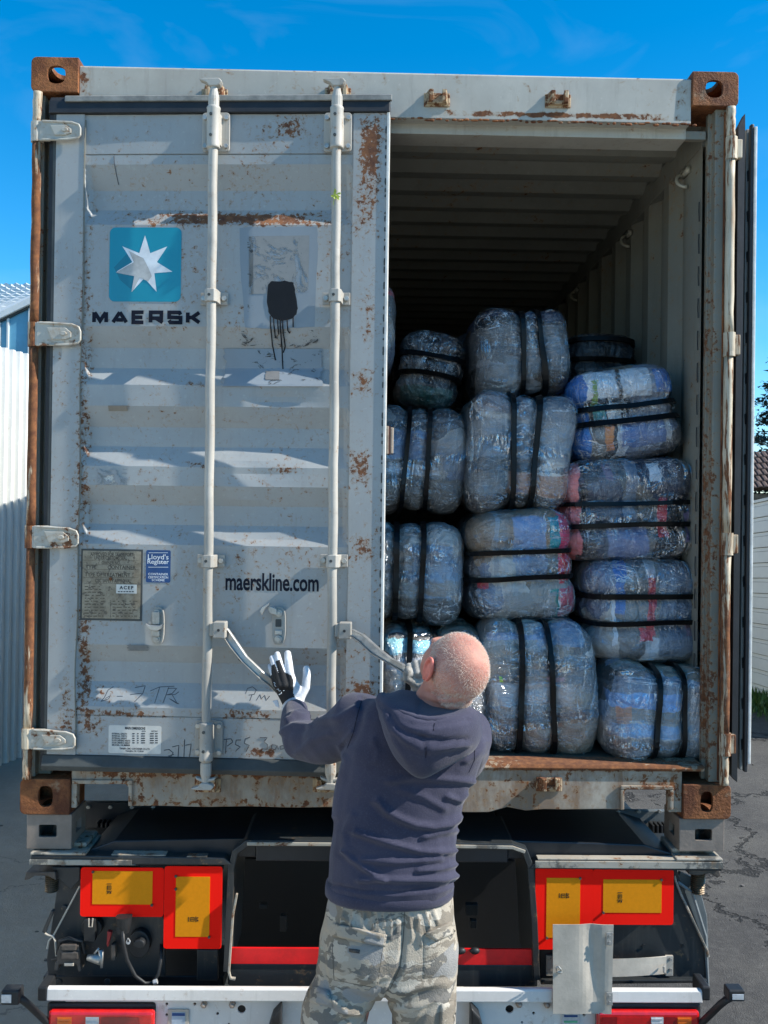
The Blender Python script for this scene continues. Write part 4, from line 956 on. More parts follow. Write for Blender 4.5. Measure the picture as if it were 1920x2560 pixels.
bale((1130, 830, 1260, 1040), .85, .5, 'H', 0, 15, DK, 'very dark bale deep in the shade behind the highest bale', [(0, 0, 1, 1, (.02, .022, .03), .8)], 4, (-.3, .3), .2)  # shade behind the front bales painted in by a near-black overlay
bale((1430, 1655, 1600, 1900), .72, .5, 'V', 0, 16, DK, 'dark bale glimpsed in the gap between the two right-hand bottom bales', [(0, 0, 1, 1, (.02, .03, .05), .7)], 4, (-.3, .3), .2)  # dark overlay paints the shade of the gap onto this bale

# ------------------------------------------------------------------ trailer
TDK = simple('dark_chassis_paint', (.012, .015, .019), .38, 0, .3, 5, .15)
TDK2 = painted('worn_chassis_paint', (.024, .028, .030), rust=.30, streak=.35, rough=.4, dirt=.4, fscale=26, grime=(.13, .12, .10))
TEDGE = painted('scraped_plate_edge', (.36, .33, .27), rust=.46, streak=.5, rough=.55, fscale=22, flake=(.10, .10, .09), grime=(.3, .18, .08))
BLK = simple('grey_twistlock_block', (.20, .165, .135), .62, 0, .15, 14, .4)
BMP = painted('white_bumper_paint', (.68, .655, .61), rust=.28, streak=.4, rough=.4, dirt=.5, fscale=26, grime=(.30, .27, .22))
REDR = simple('fluorescent_red_reflector', (1.0, .012, .005), .8, 0, .0, 3, .02, .1)
AMB = simple('amber_reflector', (.72, .25, .004), .7, 0, .04, 90, .02, .15)
LENSR = simple('red_lens', (.55, .008, .008), .12, 0, .15, 30, .05, Coat_Weight=1.0)
LENSD = simple('dark_red_lens', (.24, .004, .006), .12, 0, .15, 30, .05, Coat_Weight=1.0)
LENSA = simple('amber_lens', (.65, .13, .01), .12, 0, .15, 30, .05, Coat_Weight=1.0)
LENSW = simple('clear_lens', (.55, .56, .56), .15, .2, .15, 60, .1, Coat_Weight=1.0)
RUB = simple('black_rubber', (.012, .013, .014), .55, 0, .3, 12, .2)
ALU = simple('dull_aluminium', (.46, .415, .345), .6, .15, .14, 9, .25)
REDB = simple('dark_red_reflective_strip', (.75, .010, .012), .4, 0, .15, 12, .05)
DKST = simple('grimy_brown_steel', (.085, .070, .058), .6, .2, .3, 24, .5)
TR = thing('semi_trailer', (0, .2, GZ), 'dark container trailer with white rear bumper and red-amber marker boards', 'trailer')
def X(px, py, Y): return P(px, py, Y).x
def Z(px, py, Y): return P(px, py, Y).z
def rectp(x0, y0, x1, y1, Y, d, mat, name, bev=0, par=TR, r=0):
    a, c = X(x0, (y0+y1)/2, Y), X(x1, (y0+y1)/2, Y); zt_, zb_ = Z((x0+x1)/2, y0, Y), Z((x0+x1)/2, y1, Y)
    mb = MB()
    if r: mb.prism(rrect(a, c, zb_, zt_, r), Y, Y+d)
    else: mb.box(a, c, Y, Y+d, zb_, zt_)
    return mb.build(name, mat, par, bevel=bev)
# twistlock blocks under the lower castings
for x0, y0, x1, y1, hx0, hy0, hx1, hy1, xs in ((66, 2036, 179, 2123, 97, 2061, 142, 2092, 1), (1698, 2047, 1811, 2129, 1737, 2072, 1780, 2101, -1)):
    ob = rectp(x0, y0, x1, y1, -.002, .17, BLK, 'twistlock_block', .003); bake(ob)
    a, b_ = X(x0, y0, 0), X(x1, y0, 0); zt_, zb_ = Z(x0, y0, 0), Z(x0, y1, 0); zt_ = min(zt_, -.001)
    cav = MB().box(a+.014, b_-.014, .012, .155, zb_+.010, zt_-.014); h = MB().prism(rrect(X(hx0, 2080, 0), X(hx1, 2080, 0), Z(hx0, hy1, 0), Z(hx0, hy0, 0), .006), -.05, .03)
    sx = b_ if xs > 0 else a
    sd_ = MB().prism_axis(rrect(.05, .11, (zb_+zt_)/2-.02, (zb_+zt_)/2+.02, .006), sx-.03, sx+.03, 0); cut(ob, [cav, h, sd_]); ob.data.shade_flat()
    MB().tube([((a+b_)/2+.004, .07, zb_+.011), ((a+b_)/2+.004, .07, 0.02)], .014, 10).build('twistlock_pin', DKST, TR)
# bolster plate: U-shaped cut, raised middle rim
ZO = Z(140, 2146, -.02); ZI = Z(900, 2112, -.02); ZI2 = Z(1240, 2122, -.02)
xl0, xl1 = X(76, 2150, -.02), X(560, 2150, -.02); xr0, xr1 = X(1345, 2150, -.02), X(1806, 2150, -.02)
# side plates with thick front edge
mb = MB().prism([(xl0, ZO-.020), (xl0, ZO+.010), (X(205, 2150, 0), ZO+.010), (xl1, ZO+.006), (xl1+.03, ZO-.02)], -.02, .28); mb.build('bolster_plate', TDK2, TR, bevel=.004)
mb = MB().prism([(xr1, ZO-.030), (xr1, ZO+.002), (X(1690, 2150, 0), ZO+.004), (xr0, ZO+.004), (xr0-.03, ZO-.026)], -.02, .28); mb.build('bolster_plate', TDK2, TR, bevel=.004)
for a, b_, zz in ((xl0-.001, X(215, 2150, -.02), ZO+.0105), (X(1690, 2150, -.02), xr1+.001, ZO+.0045)):
    MB().box(a, b_, -.024, .17, zz+.0005, zz+.010).build('wear_plate', TEDGE, TR, bevel=.004)
    MB().box(a+.002, b_-.012, .03, .168, zz+.0105, zz+.026).build('wear_plate', TEDGE, TR, bevel=.006)
MB().box(xl0-.002, X(330, 2160, -.02), -.0255, -.0205, ZO-.020, ZO-.003).build('scraped_edge', TEDGE, TR, bevel=.001)
MB().box(xr0-.01, xr1+.001, -.0265, -.0205, ZO-.020, ZO+.003).build('scraped_edge', TEDGE, TR, bevel=.001)
MB().box(xr0, xr1-.02, -.018, .02, ZO+.0045, ZO+.009).build('scraped_edge', TEDGE, TR, bevel=.001)
for a, b_, ya, yb2 in ((280, 415, .0, .05), (330, 398, .06, .11), (470, 520, -.01, .02)): MB().box(X(a, 2145, 0), X(b_, 2145, 0), ya-.012, yb2-.012, ZO+.0075, ZO+.0112).build('worn_highlight', TEDGE, TR)  # worn deck patches, made pale to carry the deck's streaky highlights
# middle rim, bent flange down both sides of the tunnel
zi = ZI
path = [(X(566, 2430, -.01), Z(566, 2430, -.01)), (X(572, 2300, -.01), Z(572, 2300, -.01)), (X(578, 2170, -.01), Z(578, 2170, -.01)), (X(588, 2130, -.01), Z(588, 2130, -.01)), (X(618, 2108, -.01), zi), (X(900, 2108, -.01), zi), (X(1280, 2118, -.01), ZI2+.004), (X(1312, 2128, -.01), Z(1312, 2128, -.01)), (X(1326, 2165, -.01), Z(1326, 2165, -.01)), (X(1336, 2300, -.01), Z(1336, 2300, -.01)), (X(1342, 2450, -.01), Z(1342, 2450, -.01))]
def ribbon(path, w0, y0, y1):
    mb = MB(); L_, R2 = [], []
    for i, p in enumerate(path):
        p = Vector(p); a = (p-Vector(path[i-1])).normalized() if i else (Vector(path[1])-p).normalized(); b_ = (Vector(path[i+1])-p).normalized() if i < len(path)-1 else a
        t_ = (a+b_).normalized(); n_ = Vector((-t_.y, t_.x)); L_.append(p+n_*w0/2); R2.append(p-n_*w0/2)
    rings = [[(l_.x, y0, l_.y), (r2.x, y0, r2.y), (r2.x, y1, r2.y), (l_.x, y1, l_.y)] for l_, r2 in zip(L_, R2)]
    return mb.loft(rings)
ribbon(path, .022, -.014, .30).build('tunnel_frame', TDK2, TR, bevel=.003)
ribbon(path[4:8], .012, -.0195, -.0145).build('scraped_edge', TEDGE, TR, bevel=.002)
pp = [(X(592, 2235, -.03), Z(592, 2235, -.03)), (X(582, 2290, -.03), Z(582, 2290, -.03)), (X(572, 2430, -.03), Z(572, 2430, -.03)), (X(576, 2446, -.03), Z(576, 2446, -.03)), (X(588, 2448, -.03), Z(588, 2448, -.03))]
ribbon(pp, .007, -.034, -.020).build('bent_strip', TEDGE, TR, bevel=.001)
# deck top behind the rim (dark, slopes gently) and structure under the container
mb = MB().prism_axis([(.0, ZO-.012), (.0, ZI-.004), (.12, ZI+.004), (1.2, ZI+.006), (1.2, ZO-.05)], X(640, 2100, 0), X(1270, 2100, 0), 0); mb.build('deck', TDK, TR, bevel=.004)
for a, b_ in ((X(215, 2100, 0), X(640, 2100, 0)-.002), (X(1270, 2100, 0)+.002, X(1690, 2100, 0))):
    l_ = a < 0; za, zb2 = (ZO+.012, ZI+.002) if l_ else (ZI+.002, ZO+.012)
    mb = MB().prism([(a, ZO-.01), (a, za), (a+.09 if l_ else a+(b_-a)*.5, ZI-.008 if l_ else ZI-.004), (b_-.10 if not l_ else b_, zb2 if l_ else ZI-.010), (b_, zb2), (b_, ZO-.01)], .03, .8); mb.build('deck', TDK, TR, bevel=.005)
for yy in (.55, 1.6, 3.2, 5.0):
    MB().box(-.62, .62, yy, yy+.12, -.30, -.006 if yy > .6 else -.035).build('cross_beam', TDK, TR, bevel=.003)
for s in (-1, 1): MB().box(s*.50-.06, s*.50+.06, .8, 10.5, -.42, -.02).build('main_beam', TDK, TR, bevel=.003)
rectp(205, 2008, 650, 2092, .42, .03, TDK, 'riveted_panel', .002); rectp(1545, 2028, 1700, 2104, .42, .03, simple('grey_panel', (.11, .125, .13), .45), 'riveted_panel', .002)
for x in (221, 276, 330, 383): MB().prism(oval(X(x, 2018, .41), Z(x, 2018, .41), .008, .006, 10), .405, .419).build('bolt', STEEL, TR, bevel=.001)
for x in (1545, 1597, 1650): MB().prism(oval(X(x, 2029, .41), Z(x, 2029, .41), .008, .006, 10), .405, .419).build('bolt', STEEL, TR, bevel=.001)
for bx, by in ((240, 2070), (1630, 2075)):
    mb = MB()
    for k in range(4): mb.box(X(bx+k*11, by, .36), X(bx+k*11+6, by, .36), .36, .41, Z(bx, by+20, .36), Z(bx, by-12, .36))
    mb.build('cable_clip', RUB, TR, bevel=.002)
# wheels far underneath
TYRE = simple('tyre_rubber', (.018, .018, .019), .8, 0, .3, 30, .5)
for s in (-1, 1):
    for yy in (1.9, 3.2, 4.5):
        cz = GZ+.50; mb = MB(); rings = []
        for dx, r in ((-.17, .36), (-.18, .44), (-.15, .49), (.15, .49), (.18, .44), (.17, .36)):
            rings.append([(s*1.0+dx, yy+r*math.cos(2*math.pi*k/32), cz+r*math.sin(2*math.pi*k/32)) for k in range(32)])
        w_ = mb.loft(rings).build('wheel', TYRE, TR, bevel=.004)
# side body plates
sp1 = [(118, 2168), (560, 2168), (562, 2450), (118, 2462), (110, 2400), (128, 2240)]
def plate(pts, Y, d, mat, name, bev=.003, par=TR): return MB().prism([(X(x, y, Y), Z(x, y, Y)) for x, y in pts], Y, Y+d).build(name, mat, par, bevel=bev)
plate([(150, 2168), (345, 2168), (412, 2300), (412, 2440), (120, 2440), (116, 2400)], .045, .02, TDK2, 'side_plate')
plate([(492, 2375), (545, 2375), (545, 2452), (492, 2452)], .06, .02, TDK2, 'side_plate')
plate([(108, 2440), (560, 2440), (560, 2470), (106, 2470)], .10, .25, TDK, 'lower_beam')
plate([(128, 2168), (200, 2168), (200, 2200), (176, 2225), (150, 2200)], .020, .015, TDK2, 'gusset')
plate([(1350, 2168), (1690, 2168), (1768, 2375), (1768, 2450), (1350, 2450)], .045, .02, TDK2, 'side_plate')
plate([(1352, 2450), (1768, 2450), (1768, 2458), (1352, 2462)], .02, .05, TDK2, 'folded_edge')
plate([(1700, 2180), (1745, 2200), (1768, 2290), (1772, 2375), (1768, 2380), (1690, 2210)], .075, .02, simple('grey_wing_plate', (.12, .135, .135), .45), 'side_plate')
mb = MB(); mb.tube([P(1686, 2190, .03), P(1690, 2205, .03), P(1702, 2235, .03), P(1768, 2378, .03), P(1771, 2392, .03)], .0045, 6); mb.build('weld_seam', TEDGE, TR)
mb = MB(); mb.tube([P(1694, 2205, .04), P(1730, 2230, .04), P(1764, 2340, .04), P(1770, 2470, .04)], .006, 6); mb.build('plate_rim', simple('grey_rim', (.16, .175, .175), .4), TR)
MB().tube([P(180, 2345, .02), P(150, 2395, .02), P(128, 2340+60, .02)], .004, 6).build('strut', DKST, TR)
mb = MB(); mb.tube([P(200, 2215, .015), P(196, 2222, .015), P(134, 2338, .015), P(122, 2352, .015), P(118, 2372, .015)], .0032, 6); mb.build('rod', ALU, TR)
mb = MB(); mb.tube([P(112, 2333, .01), P(122, 2338, .01), P(132, 2340, .01), P(138, 2352, .01), P(141, 2390, .01)], .0038, 6); mb.build('rod', ALU, TR)
plate([(128, 2275), (134, 2278), (112, 2335), (104, 2330)], .0, .02, TDK2, 'bent_bracket')
for x, y in ((162, 2270), (148, 2454), (268, 2454)): MB().prism(oval(X(x, y, .04), Z(x, y, .04), .011, .011, 12), .034, .044).build('rivet', TDK2, TR, bevel=.002)
for x, y in ((1610, 2366), (1708, 2366)): MB().prism(oval(X(x, y, .04), Z(x, y, .04), .006, .006, 12), .041, .044).build('rivet', RUB, TR)
# twistlock screws below the plate
for x0, x1, yb, yh, s in ((113, 146, 2228, 2172, -1), (1727, 1763, 2232, 2176, 1)):
    Y = .04; cxx = X((x0+x1)/2, yh, Y); r = abs(X(x1, yh, Y)-X(x0, yh, Y))/2; z0_, z1_ = Z(x0, yb, Y), Z(x0, yh, Y); mb = MB(); pts = []; rad = []
    n_ = 22
    for i in range(n_+1): pts.append((cxx, Y, z1_+(z0_-z1_)*i/n_)); rad.append(r*(1 if i % 2 else .86))
    mb.tube(pts, rad, 16); mb.build('threaded_screw', simple('greasy_brass_steel', (.12, .085, .05), .4, .5, .3, 50), TR)
    mb = MB(); x_a, x_b = (X(70, 2180, Y), X(150, 2180, Y)) if s < 0 else (X(1712, 2180, Y), X(1792, 2180, Y)); zt_ = z1_+.004
    pl = [(x_a, zt_-.030), (x_a+.008, zt_), (x_b-.004, zt_), (x_b, zt_-.03), (x_b-.03, zt_-.014), (x_a+.035, zt_-.014), (x_a+.018, zt_-.026)]
    if s > 0: pl = [(x_a, zt_-.004), (x_a, zt_+.012), (x_b-.006, zt_+.012), (x_b, zt_-.006), (x_b-.012, zt_-.016), (x_b-.035, zt_), (x_a+.03, zt_-.008)]
    mb.prism(pl, .0, .07); mb.build('screw_bracket', DKST, TR, bevel=.003)
# marker boards
def board(x0, y0, x1, y1, ax0, ay0, ax1, ay1, nm, marks):
    Y = -.012; o = rectp(x0, y0, x1, y1, Y, .004, REDR, 'marker_board', 0, TR, .010); 
    a = rectp(ax0, ay0, ax1, ay1, Y-.0012, .001, AMB, 'amber_panel', 0, o)
    for cx_, cy_ in marks[0]: MB().prism(oval(X(cx_, cy_, Y), Z(cx_, cy_, Y), .0045, .0045, 10), Y-.006, Y-.0012).build('rivet', DKST, o)
    mb = MB()
    (mx_, my_, vert) = marks[1]
    Ym = Y-.0016
    def ln(a_, b_): mb.box(min(X(a_[0], a_[1], Ym), X(b_[0], b_[1], Ym)), max(X(a_[0], a_[1], Ym), X(b_[0], b_[1], Ym)), Ym-.0003, Ym, min(Z(a_[0], a_[1], Ym), Z(b_[0], b_[1], Ym)), max(Z(a_[0], a_[1], Ym), Z(b_[0], b_[1], Ym)))
    sgs = [((-6, -10), (6, -8.6)), ((-5, -5), (-3.6, 5)), ((-5, -5), (4, -3.8)), ((4, -5), (5.2, 5)), ((-5, 4), (5, 5)), ((-1, -3), (.6, 3)), ((-7, 8), (7, 9.6)), ((-5, 11), (-3, 15)), ((-1.5, 10), (0, 14)), ((2, 11), (5, 15))]
    for (ax_, ay_), (bx_, by_) in sgs:
        if vert: ax_, ay_, bx_, by_ = ay_, ax_, by_, bx_
        ln((mx_+ax_, my_+ay_), (mx_+bx_, my_+by_))
    mb.build('approval_mark', NAVY, o); return o
board(201, 2169, 409.3, 2292, 231, 2178, 381, 2261, '', ([(233, 2179), (380, 2262), (205+3, 2150+24)][:2], (273, 2219, False)))
board(409.8, 2166, 555, 2372, 439, 2192, 524, 2342, '', ([(440, 2190), (440, 2222), (523, 2342)], (481, 2298, True)))
board(1338, 2170, 1482, 2374, 1366, 2195, 1450, 2345, '', ([(1450, 2195), (1367, 2344)], (1408, 2239, True)))
board(1482.5, 2173, 1684, 2312, 1508, 2199, 1654, 2282, '', ([(1653, 2199), (1508, 2281)], (1550, 2241, False)))
# red strip and grey bar deep inside the tunnel
rectp(572, 2372, 1338, 2411, .015, .01, REDB, 'reflective_strip'); rectp(572, 2411.5, 1338, 2466, .020, .06, TDK2, 'tunnel_bar', .003)
rectp(572, 2150, 1345, 2470, .9, .03, simple('tunnel_shade_black', (.003, .0035, .0045), .5), 'tunnel_shade_sheet')  # added near-black sheet closes the tunnel, its shade put into the colour
for x0, y0, x1, y1 in ((648, 2262, 668, 2272), (1165, 2262, 1195, 2290), (1176, 2302, 1192, 2322), (700, 2290, 716, 2330)):
    rectp(x0, y0, x1, y1, .55, .03, TDK2, 'chassis_fitting', .002)
for x in (1152, 1187): MB().ell(P(x, 2377, .01), (.018, .012, .012), None, 10, 8).build('chassis_fitting', RUB, TR, smooth=True)
# white bumper
bz1, bz0 = Z(900, 2470, -.09), Z(900, 2502, -.09); bxl, bxr = X(118, 2486, -.09), X(1755, 2486, -.09)
MB().prism_axis([(-.10, bz0), (-.098, bz1-.006), (-.094, bz1), (-.076, bz1), (-.076, bz0)], bxl, bxr, 0).build('bumper_top', BMP, TR, bevel=.004)
x385, x1490 = X(388, 2540, -.08), X(1488, 2540, -.08)
ob = MB().box(x385-.30, x1490+.30, -.075, -.068, bz0-.30, bz0-.0005).build('bumper', BMP, TR); 
cts = [MB().prism(oval(X(x, y, -.075), Z(x, y, -.075), r, r, 16), -.10, -.04) for x, y, r in ((417, 2510, .005), (487, 2510, .005), (604, 2523, .014), (544, 2534, .005), (1274, 2523, .014), (1334, 2533, .005), (1305, 2556, .004), (417, 2537, .005), (1460, 2537, .005), (572, 2560, .004))]
allc = MB()
for c_ in cts: allc.add(c_.v, c_.f)
cut(ob, [allc])
MB().box(x385-.28, x1490+.28, -.05, -.045, bz0-.28, bz0-.01).build('bumper_back', RUB, TR)
for x, y in ((510, 2510), (581, 2510), (1297, 2509), (1367, 2510)):
    b = MB().prism(oval(X(x, y, -.08), Z(x, y, -.08), .011, .011, 6), -.090, -.0755); b.ell((X(x, y, -.08), -.091, Z(x, y, -.08)), (.008, .006, .008), None, 10, 6); b.build('bolt', simple('rust_tinged_bolt', (.33, .27, .22), .5, .4, .3, 60), TR)
# cone-shaped rubber pads on the bumper
for x0, s in ((705, -1), (1175, 1)):
    pl = [(0, 0), (0, 52), (-3, 62)] ; a = X(x0, 2530, -.10)
    pts = [(a, Z(x0, 2506, -.10)), (a+s*.030, Z(x0, 2530, -.10)), (a+s*.042, Z(x0, 2560, -.10)), (a+s*.048, Z(x0, 2600, -.10)), (a, Z(x0, 2600, -.10))]
    MB().prism(pts, -.14, -.0755).build('bumper_pad', RUB, TR, bevel=.006)
# bumper end caps
rectp(93, 2468, 118, 2504, -.10, .10, RUB, 'bumper_cap', .006, TR); rectp(1755, 2467, 1777, 2503, -.10, .10, RUB, 'bumper_cap', .006, TR)
# small info plates
pl = rectp(419, 2524, 472, 2590, -.082, .004, ALU, 'info_plate', .001); rectp(429, 2531, 463, 2572, -.0832, .001, simple('pale_blue_print', (.35, .42, .48), .4), 'info_sticker', 0, pl); rectp(430, 2533, 462, 2540, -.0840, .0006, LLBLUE, 'info_band', 0, pl)
pl = rectp(1404, 2532, 1450, 2600, -.082, .004, LENSW, 'info_plate', .001); rectp(1410, 2538, 1444, 2543, -.0832, .001, LLBLUE, 'info_band', 0, pl); rectp(1410, 2552, 1444, 2557, -.0832, .001, simple('green_print', (.05, .25, .16), .4), 'info_band', 0, pl)
# tail lights
def tail(x0, x1, order):
    h = rectp(x0-3, 2508, x1+3, 2700, -.085, .02, RUB, 'tail_light_housing', .01)
    tl = rectp(x0, 2530, x1, 2690, -.115, .029, LENSR, 'tail_light', .010)
    for (a, b_, mt, nm) in order:
        seg = rectp(a, 2543, b_, 2690, -.1165, .001, mt, 'lens_segment', 0, tl)
        k = 0
    for k in range(7):
        for (a, b_, mt, nm) in order:
            if mt is LENSW or mt is LENSA: rectp(a+2, 2547+k*9, b_-2, 2551+k*9, -.1195, .0028, mt, 'lens_rib', 0, tl)
tail(118, 384, [(142, 178, LENSA, ''), (213, 246, LENSW, ''), (252, 345, LENSD, ''), (349, 372, LENSR, '')])
tail(1492, 1750, [(1505, 1540, LENSD, ''), (1542, 1624, LENSR, ''), (1627, 1658, LENSW, ''), (1663, 1688, LENSD, ''), (1693, 1728, LENSA, '')])
# rubber arms with marker lamps
def arm(pts, r, lx0, ly0, lx1, ly1):
    mb = MB(); mb.tube([P(*q) for q in pts], r, 10, flat=.7); A = mb.build('lamp_arm', RUB, TR, smooth=True)
    L_ = rectp(lx0, ly0, lx1, ly1, -.21, .05, RUB, 'marker_lamp', .005); w_ = (lx1-lx0)
    if lx0 < 100: rectp(lx0+2, ly0+9, lx0+27, ly1-6, -.213, .002, LENSW, 'lamp_lens', .0008, L_)
    else: rectp(lx0+9, ly0+10, lx1-3, ly1-5, -.213, .002, LENSW, 'lamp_lens', .0008, L_)
arm([(38, 2494, -.18), (52, 2496, -.18), (70, 2510, -.15), (118, 2556, -.10), (160, 2600, -.06)], .017, 1, 2478, 47, 2514)
arm([(1830, 2492, -.18), (1815, 2500, -.18), (1800, 2512, -.15), (1745, 2566, -.10), (1700, 2600, -.06)], .016, 1822, 2476, 1863, 2505)
# aluminium flap plate with hinges, strip behind it
fp = MB(); Y = -.115; nx, ny = 16, 20; a, b_ = X(1384, 2420, Y), X(1530, 2420, Y); zt_, zb_ = Z(1450, 2312, Y), Z(1450, 2535, Y); vs = []
for s_, yo in ((0, 0), (1, .003)):
    for j in range(ny+1):
        for i in range(nx+1):
            u_, v_ = i/nx, j/ny; x = a+(b_-a)*u_+.004*(1-v_)*(u_-.5)*2; z = zt_+(zb_-zt_)*v_
            wv = .012*math.exp(-((u_-.62-.12*v_)/.13)**2)*(.4+.6*math.sin(v_*3.0+.4))
            vs.append((x, Y+yo+wv, z))
M1 = (nx+1)*(ny+1); fs = []
for j in range(ny):
    for i in range(nx):
        q = j*(nx+1)+i; fs += [(q, q+1, q+nx+2, q+nx+1), (M1+q, M1+q+nx+1, M1+q+nx+2, M1+q+1)]
bd = [i for i in range(nx+1)]+[(j+1)*(nx+1)-1+(nx+1) for j in range(ny)]+[ny*(nx+1)+i for i in range(nx-1, -1, -1)]+[j*(nx+1) for j in range(ny-1, 0, -1)]
for i in range(len(bd)): p_, q_ = bd[i], bd[(i+1) % len(bd)]; fs.append((p_, q_, q_+M1, p_+M1))
fp.add(vs, fs); FP = fp.build('metal_flap', ALU, TR, smooth=False)
for y in (2332, 2482): 
    h = rectp(1516, y, 1532, y+32, -.122, .004, STEEL, 'flap_hinge', .001, FP)
    for k in (8, 24): MB().prism(oval(X(1524, y+k, -.122), Z(1524, y+k, -.122), .004, .004, 8), -.126, -.1222).build('rivet', STEEL, FP)
mb = MB(); mb.tube([P(1391, 2425, -.12), P(1391, 2418, -.135), P(1396, 2416, -.135), P(1401, 2422, -.135), P(1404, 2427, -.12)], .003, 8); mb.ell(P(1399, 2430, -.12), (.010, .005, .006), None, 10, 6); mb.build('flap_latch', STEEL, FP)
sx0, sx1 = X(1525, 2420, -.03), X(1672, 2420, -.03)
mb = MB(); rings = []
for i in range(13):
    x = X(1400, 2420, -.03)+(sx1-X(1400, 2420, -.03))*i/12; bow = -.03+.028*(i/12)**3
    rings.append([(x, bow-.002, Z(1600, 2399, -.03)-.002*math.sin(i*.6)), (x, bow+.002, Z(1600, 2399, -.03)), (x, bow+.002, Z(1600, 2443, -.03)), (x, bow-.002, Z(1600, 2443, -.03))])
mb.loft(rings).build('metal_strap', ALU, TR)
for x0 in (1366, 1664):
    br = rectp(x0, 2390, x0+19, 2440, .032, .01, ALU, 'strap_bracket', .001)
    for yy in (2398, 2424): MB().prism(oval(X(x0+12, yy, .03), Z(x0+12, yy, .03), .005, .005, 8), .026, .0318).build('bolt', STEEL, br)
MB().tube([P(1662, 2412, -.015), P(1659, 2418, -.03), P(1660, 2430, -.03), P(1664, 2434, -.015)], .0035, 8).build('strap_ring', STEEL, TR)
# fittings on the left plate: coupling, taps, socket, cable
mb = MB().prism([(X(x, y, 0), Z(x, y, 0)) for x, y in ((147, 2375), (155, 2357), (200, 2357), (204, 2380), (206, 2422), (200, 2424), (196, 2405), (152, 2405), (150, 2420), (140, 2420), (142, 2400), (146, 2400))], -.02, .044); CP = mb.build('coupling_head', DKST, TR, bevel=.005)
rectp(153, 2362, 190, 2377, -.032, .011, DKST, 'coupling_lid', .003, CP); rectp(152, 2380, 196, 2400, -.030, .009, DKST, 'coupling_body', .006, CP); rectp(160, 2408, 184, 2416, -.026, .005, ALU, 'maker_plate', .002, CP)
mb = MB(); mb.tube([P(144, 2385, .0), P(150, 2352, -.01), P(172, 2346, -.01), P(205, 2352, -.01), P(211, 2382, 0)], .007, 8); mb.build('coupling_bail', RUB, CP)
mb = MB(); mb.tube([P(218, 2394, -.02), P(252, 2398, -.02)], [.009, .019], 12); mb.tube([P(252, 2375, -.02), P(254, 2420, -.03)], [.010, .004], 8); mb.tube([P(236, 2384, -.02), P(248, 2370, -.02)], .004, 6); mb.build('drain_tap', STEEL, TR, smooth=True)
plate([(268, 2328), (279, 2331), (274, 2352), (268, 2370), (266, 2360)], -.01, .02, simple('red_lever_paint', (.32, .02, .02), .5), 'lever')
rectp(276, 2362, 288, 2402, 0, .03, DKST, 'tap_body', .004)
mb = MB(); mb.prism(oval(X(230, 2318, .02), Z(230, 2318, .02), .036, .034, 18), .01, .044); mb.box(X(214, 2300, 0), X(242, 2300, 0), -.02, .01, Z(230, 2348, 0), Z(230, 2293, 0)); mb.build('reflector_cover', RUB, TR, bevel=.003)
mb = MB(); mb.tube([P(222, 2296, -.03), P(222, 2317, -.03), P(230, 2317, -.03), P(232, 2296, -.03)], .0022, 6); mb.build('clip', ALU, TR)
mb = MB(); mb.tube([P(310, 2290, -.03), P(310, 2312, -.03), P(310, 2330, -.03)], [.028, .024, .018], 16); mb.prism(oval(X(305, 2322, -.04), Z(305, 2322, -.04), .017, .017, 16), -.05, .0); mb.build('plug', RUB, TR, smooth=False)
mb = MB(); mb.tube([P(307, 2326, -.045), P(309, 2360, -.05), P(318, 2400, -.05), P(338, 2440, -.04), P(362, 2458, -.03), P(382, 2457, -.02), P(396, 2436, -.01), P(402, 2400, .0), P(404, 2360, .03)], .0062, 10); mb.build('cable', RUB, TR, smooth=True)
MB().tube([P(384, 2456, -.03), P(393, 2453, -.03)], .0085, 10).build('cable_clamp', LENSW, TR)
mb = MB(); mb.prism(oval(X(321, 2354, -.03), Z(321, 2354, -.03), .0075, .0085, 14), -.034, -.030); mb.box(X(319, 2344, -.03), X(323, 2354, -.03), -.034, -.030, Z(321, 2354, -.03), Z(321, 2345, -.03)); mb.build('earth_ring', LENSW, TR)
mb = MB(); mb.prism(oval(X(345, 2365, .0), Z(345, 2365, .0), .038, .048, 18), .01, .044); mb.prism(oval(X(350, 2355, .0), Z(350, 2355, .0), .02, .016, 14), -.02, .01); mb.build('socket', RUB, TR, bevel=.004)

# ------------------------------------------------------------------ person
PY = -.66
SKIN = NT('skin'); t = SKIN; nz_ = t.noise(14, 5, .6); c = t.mix(t.sm(nz_, .35, .7), (.42, .185, .14), (.54, .27, .20)); c = t.mix(t.math('MULTIPLY', t.sm(t.noise(60, 4, .7), .5, .7), .25), c, (.50, .17, .12))
SKIN = t.fin(c, .62, 0, t.bump(t.math('ADD', t.noise(140, 3), t.math('MULTIPLY', t.noise(30, 4), 1.5)), .35, .002), .25); t.put(t.b.inputs['Subsurface Weight'], .12); t.put(t.b.inputs['Subsurface Radius'], (.012, .004, .002)); t.put(t.b.inputs['Subsurface Scale'], 1.0)
EARM = simple('ear_skin', (.58, .16, .12), .5, 0, .15, 40, .1)
t = NT('navy_hoodie_fabric'); n1 = t.noise(6, 6, .6); c = t.mix(t.sm(n1, .3, .7), (.034, .034, .058), (.050, .049, .078)); c = t.mix(t.math('MULTIPLY', t.sm(t.noise(220, 3, .6), .5, .7), .3), c, (.085, .083, .115))
HOOD = t.fin(c, .88, 0, t.bump(t.math('ADD', t.noise(240, 3), t.math('MULTIPLY', n1, .8)), .45, .002), .2, Sheen_Weight=.15, Sheen_Roughness=.5)
t = NT('grey_camouflage_fabric'); v = t.vadd(t.co, t.noise(7, 4, .6, col=True), .11)
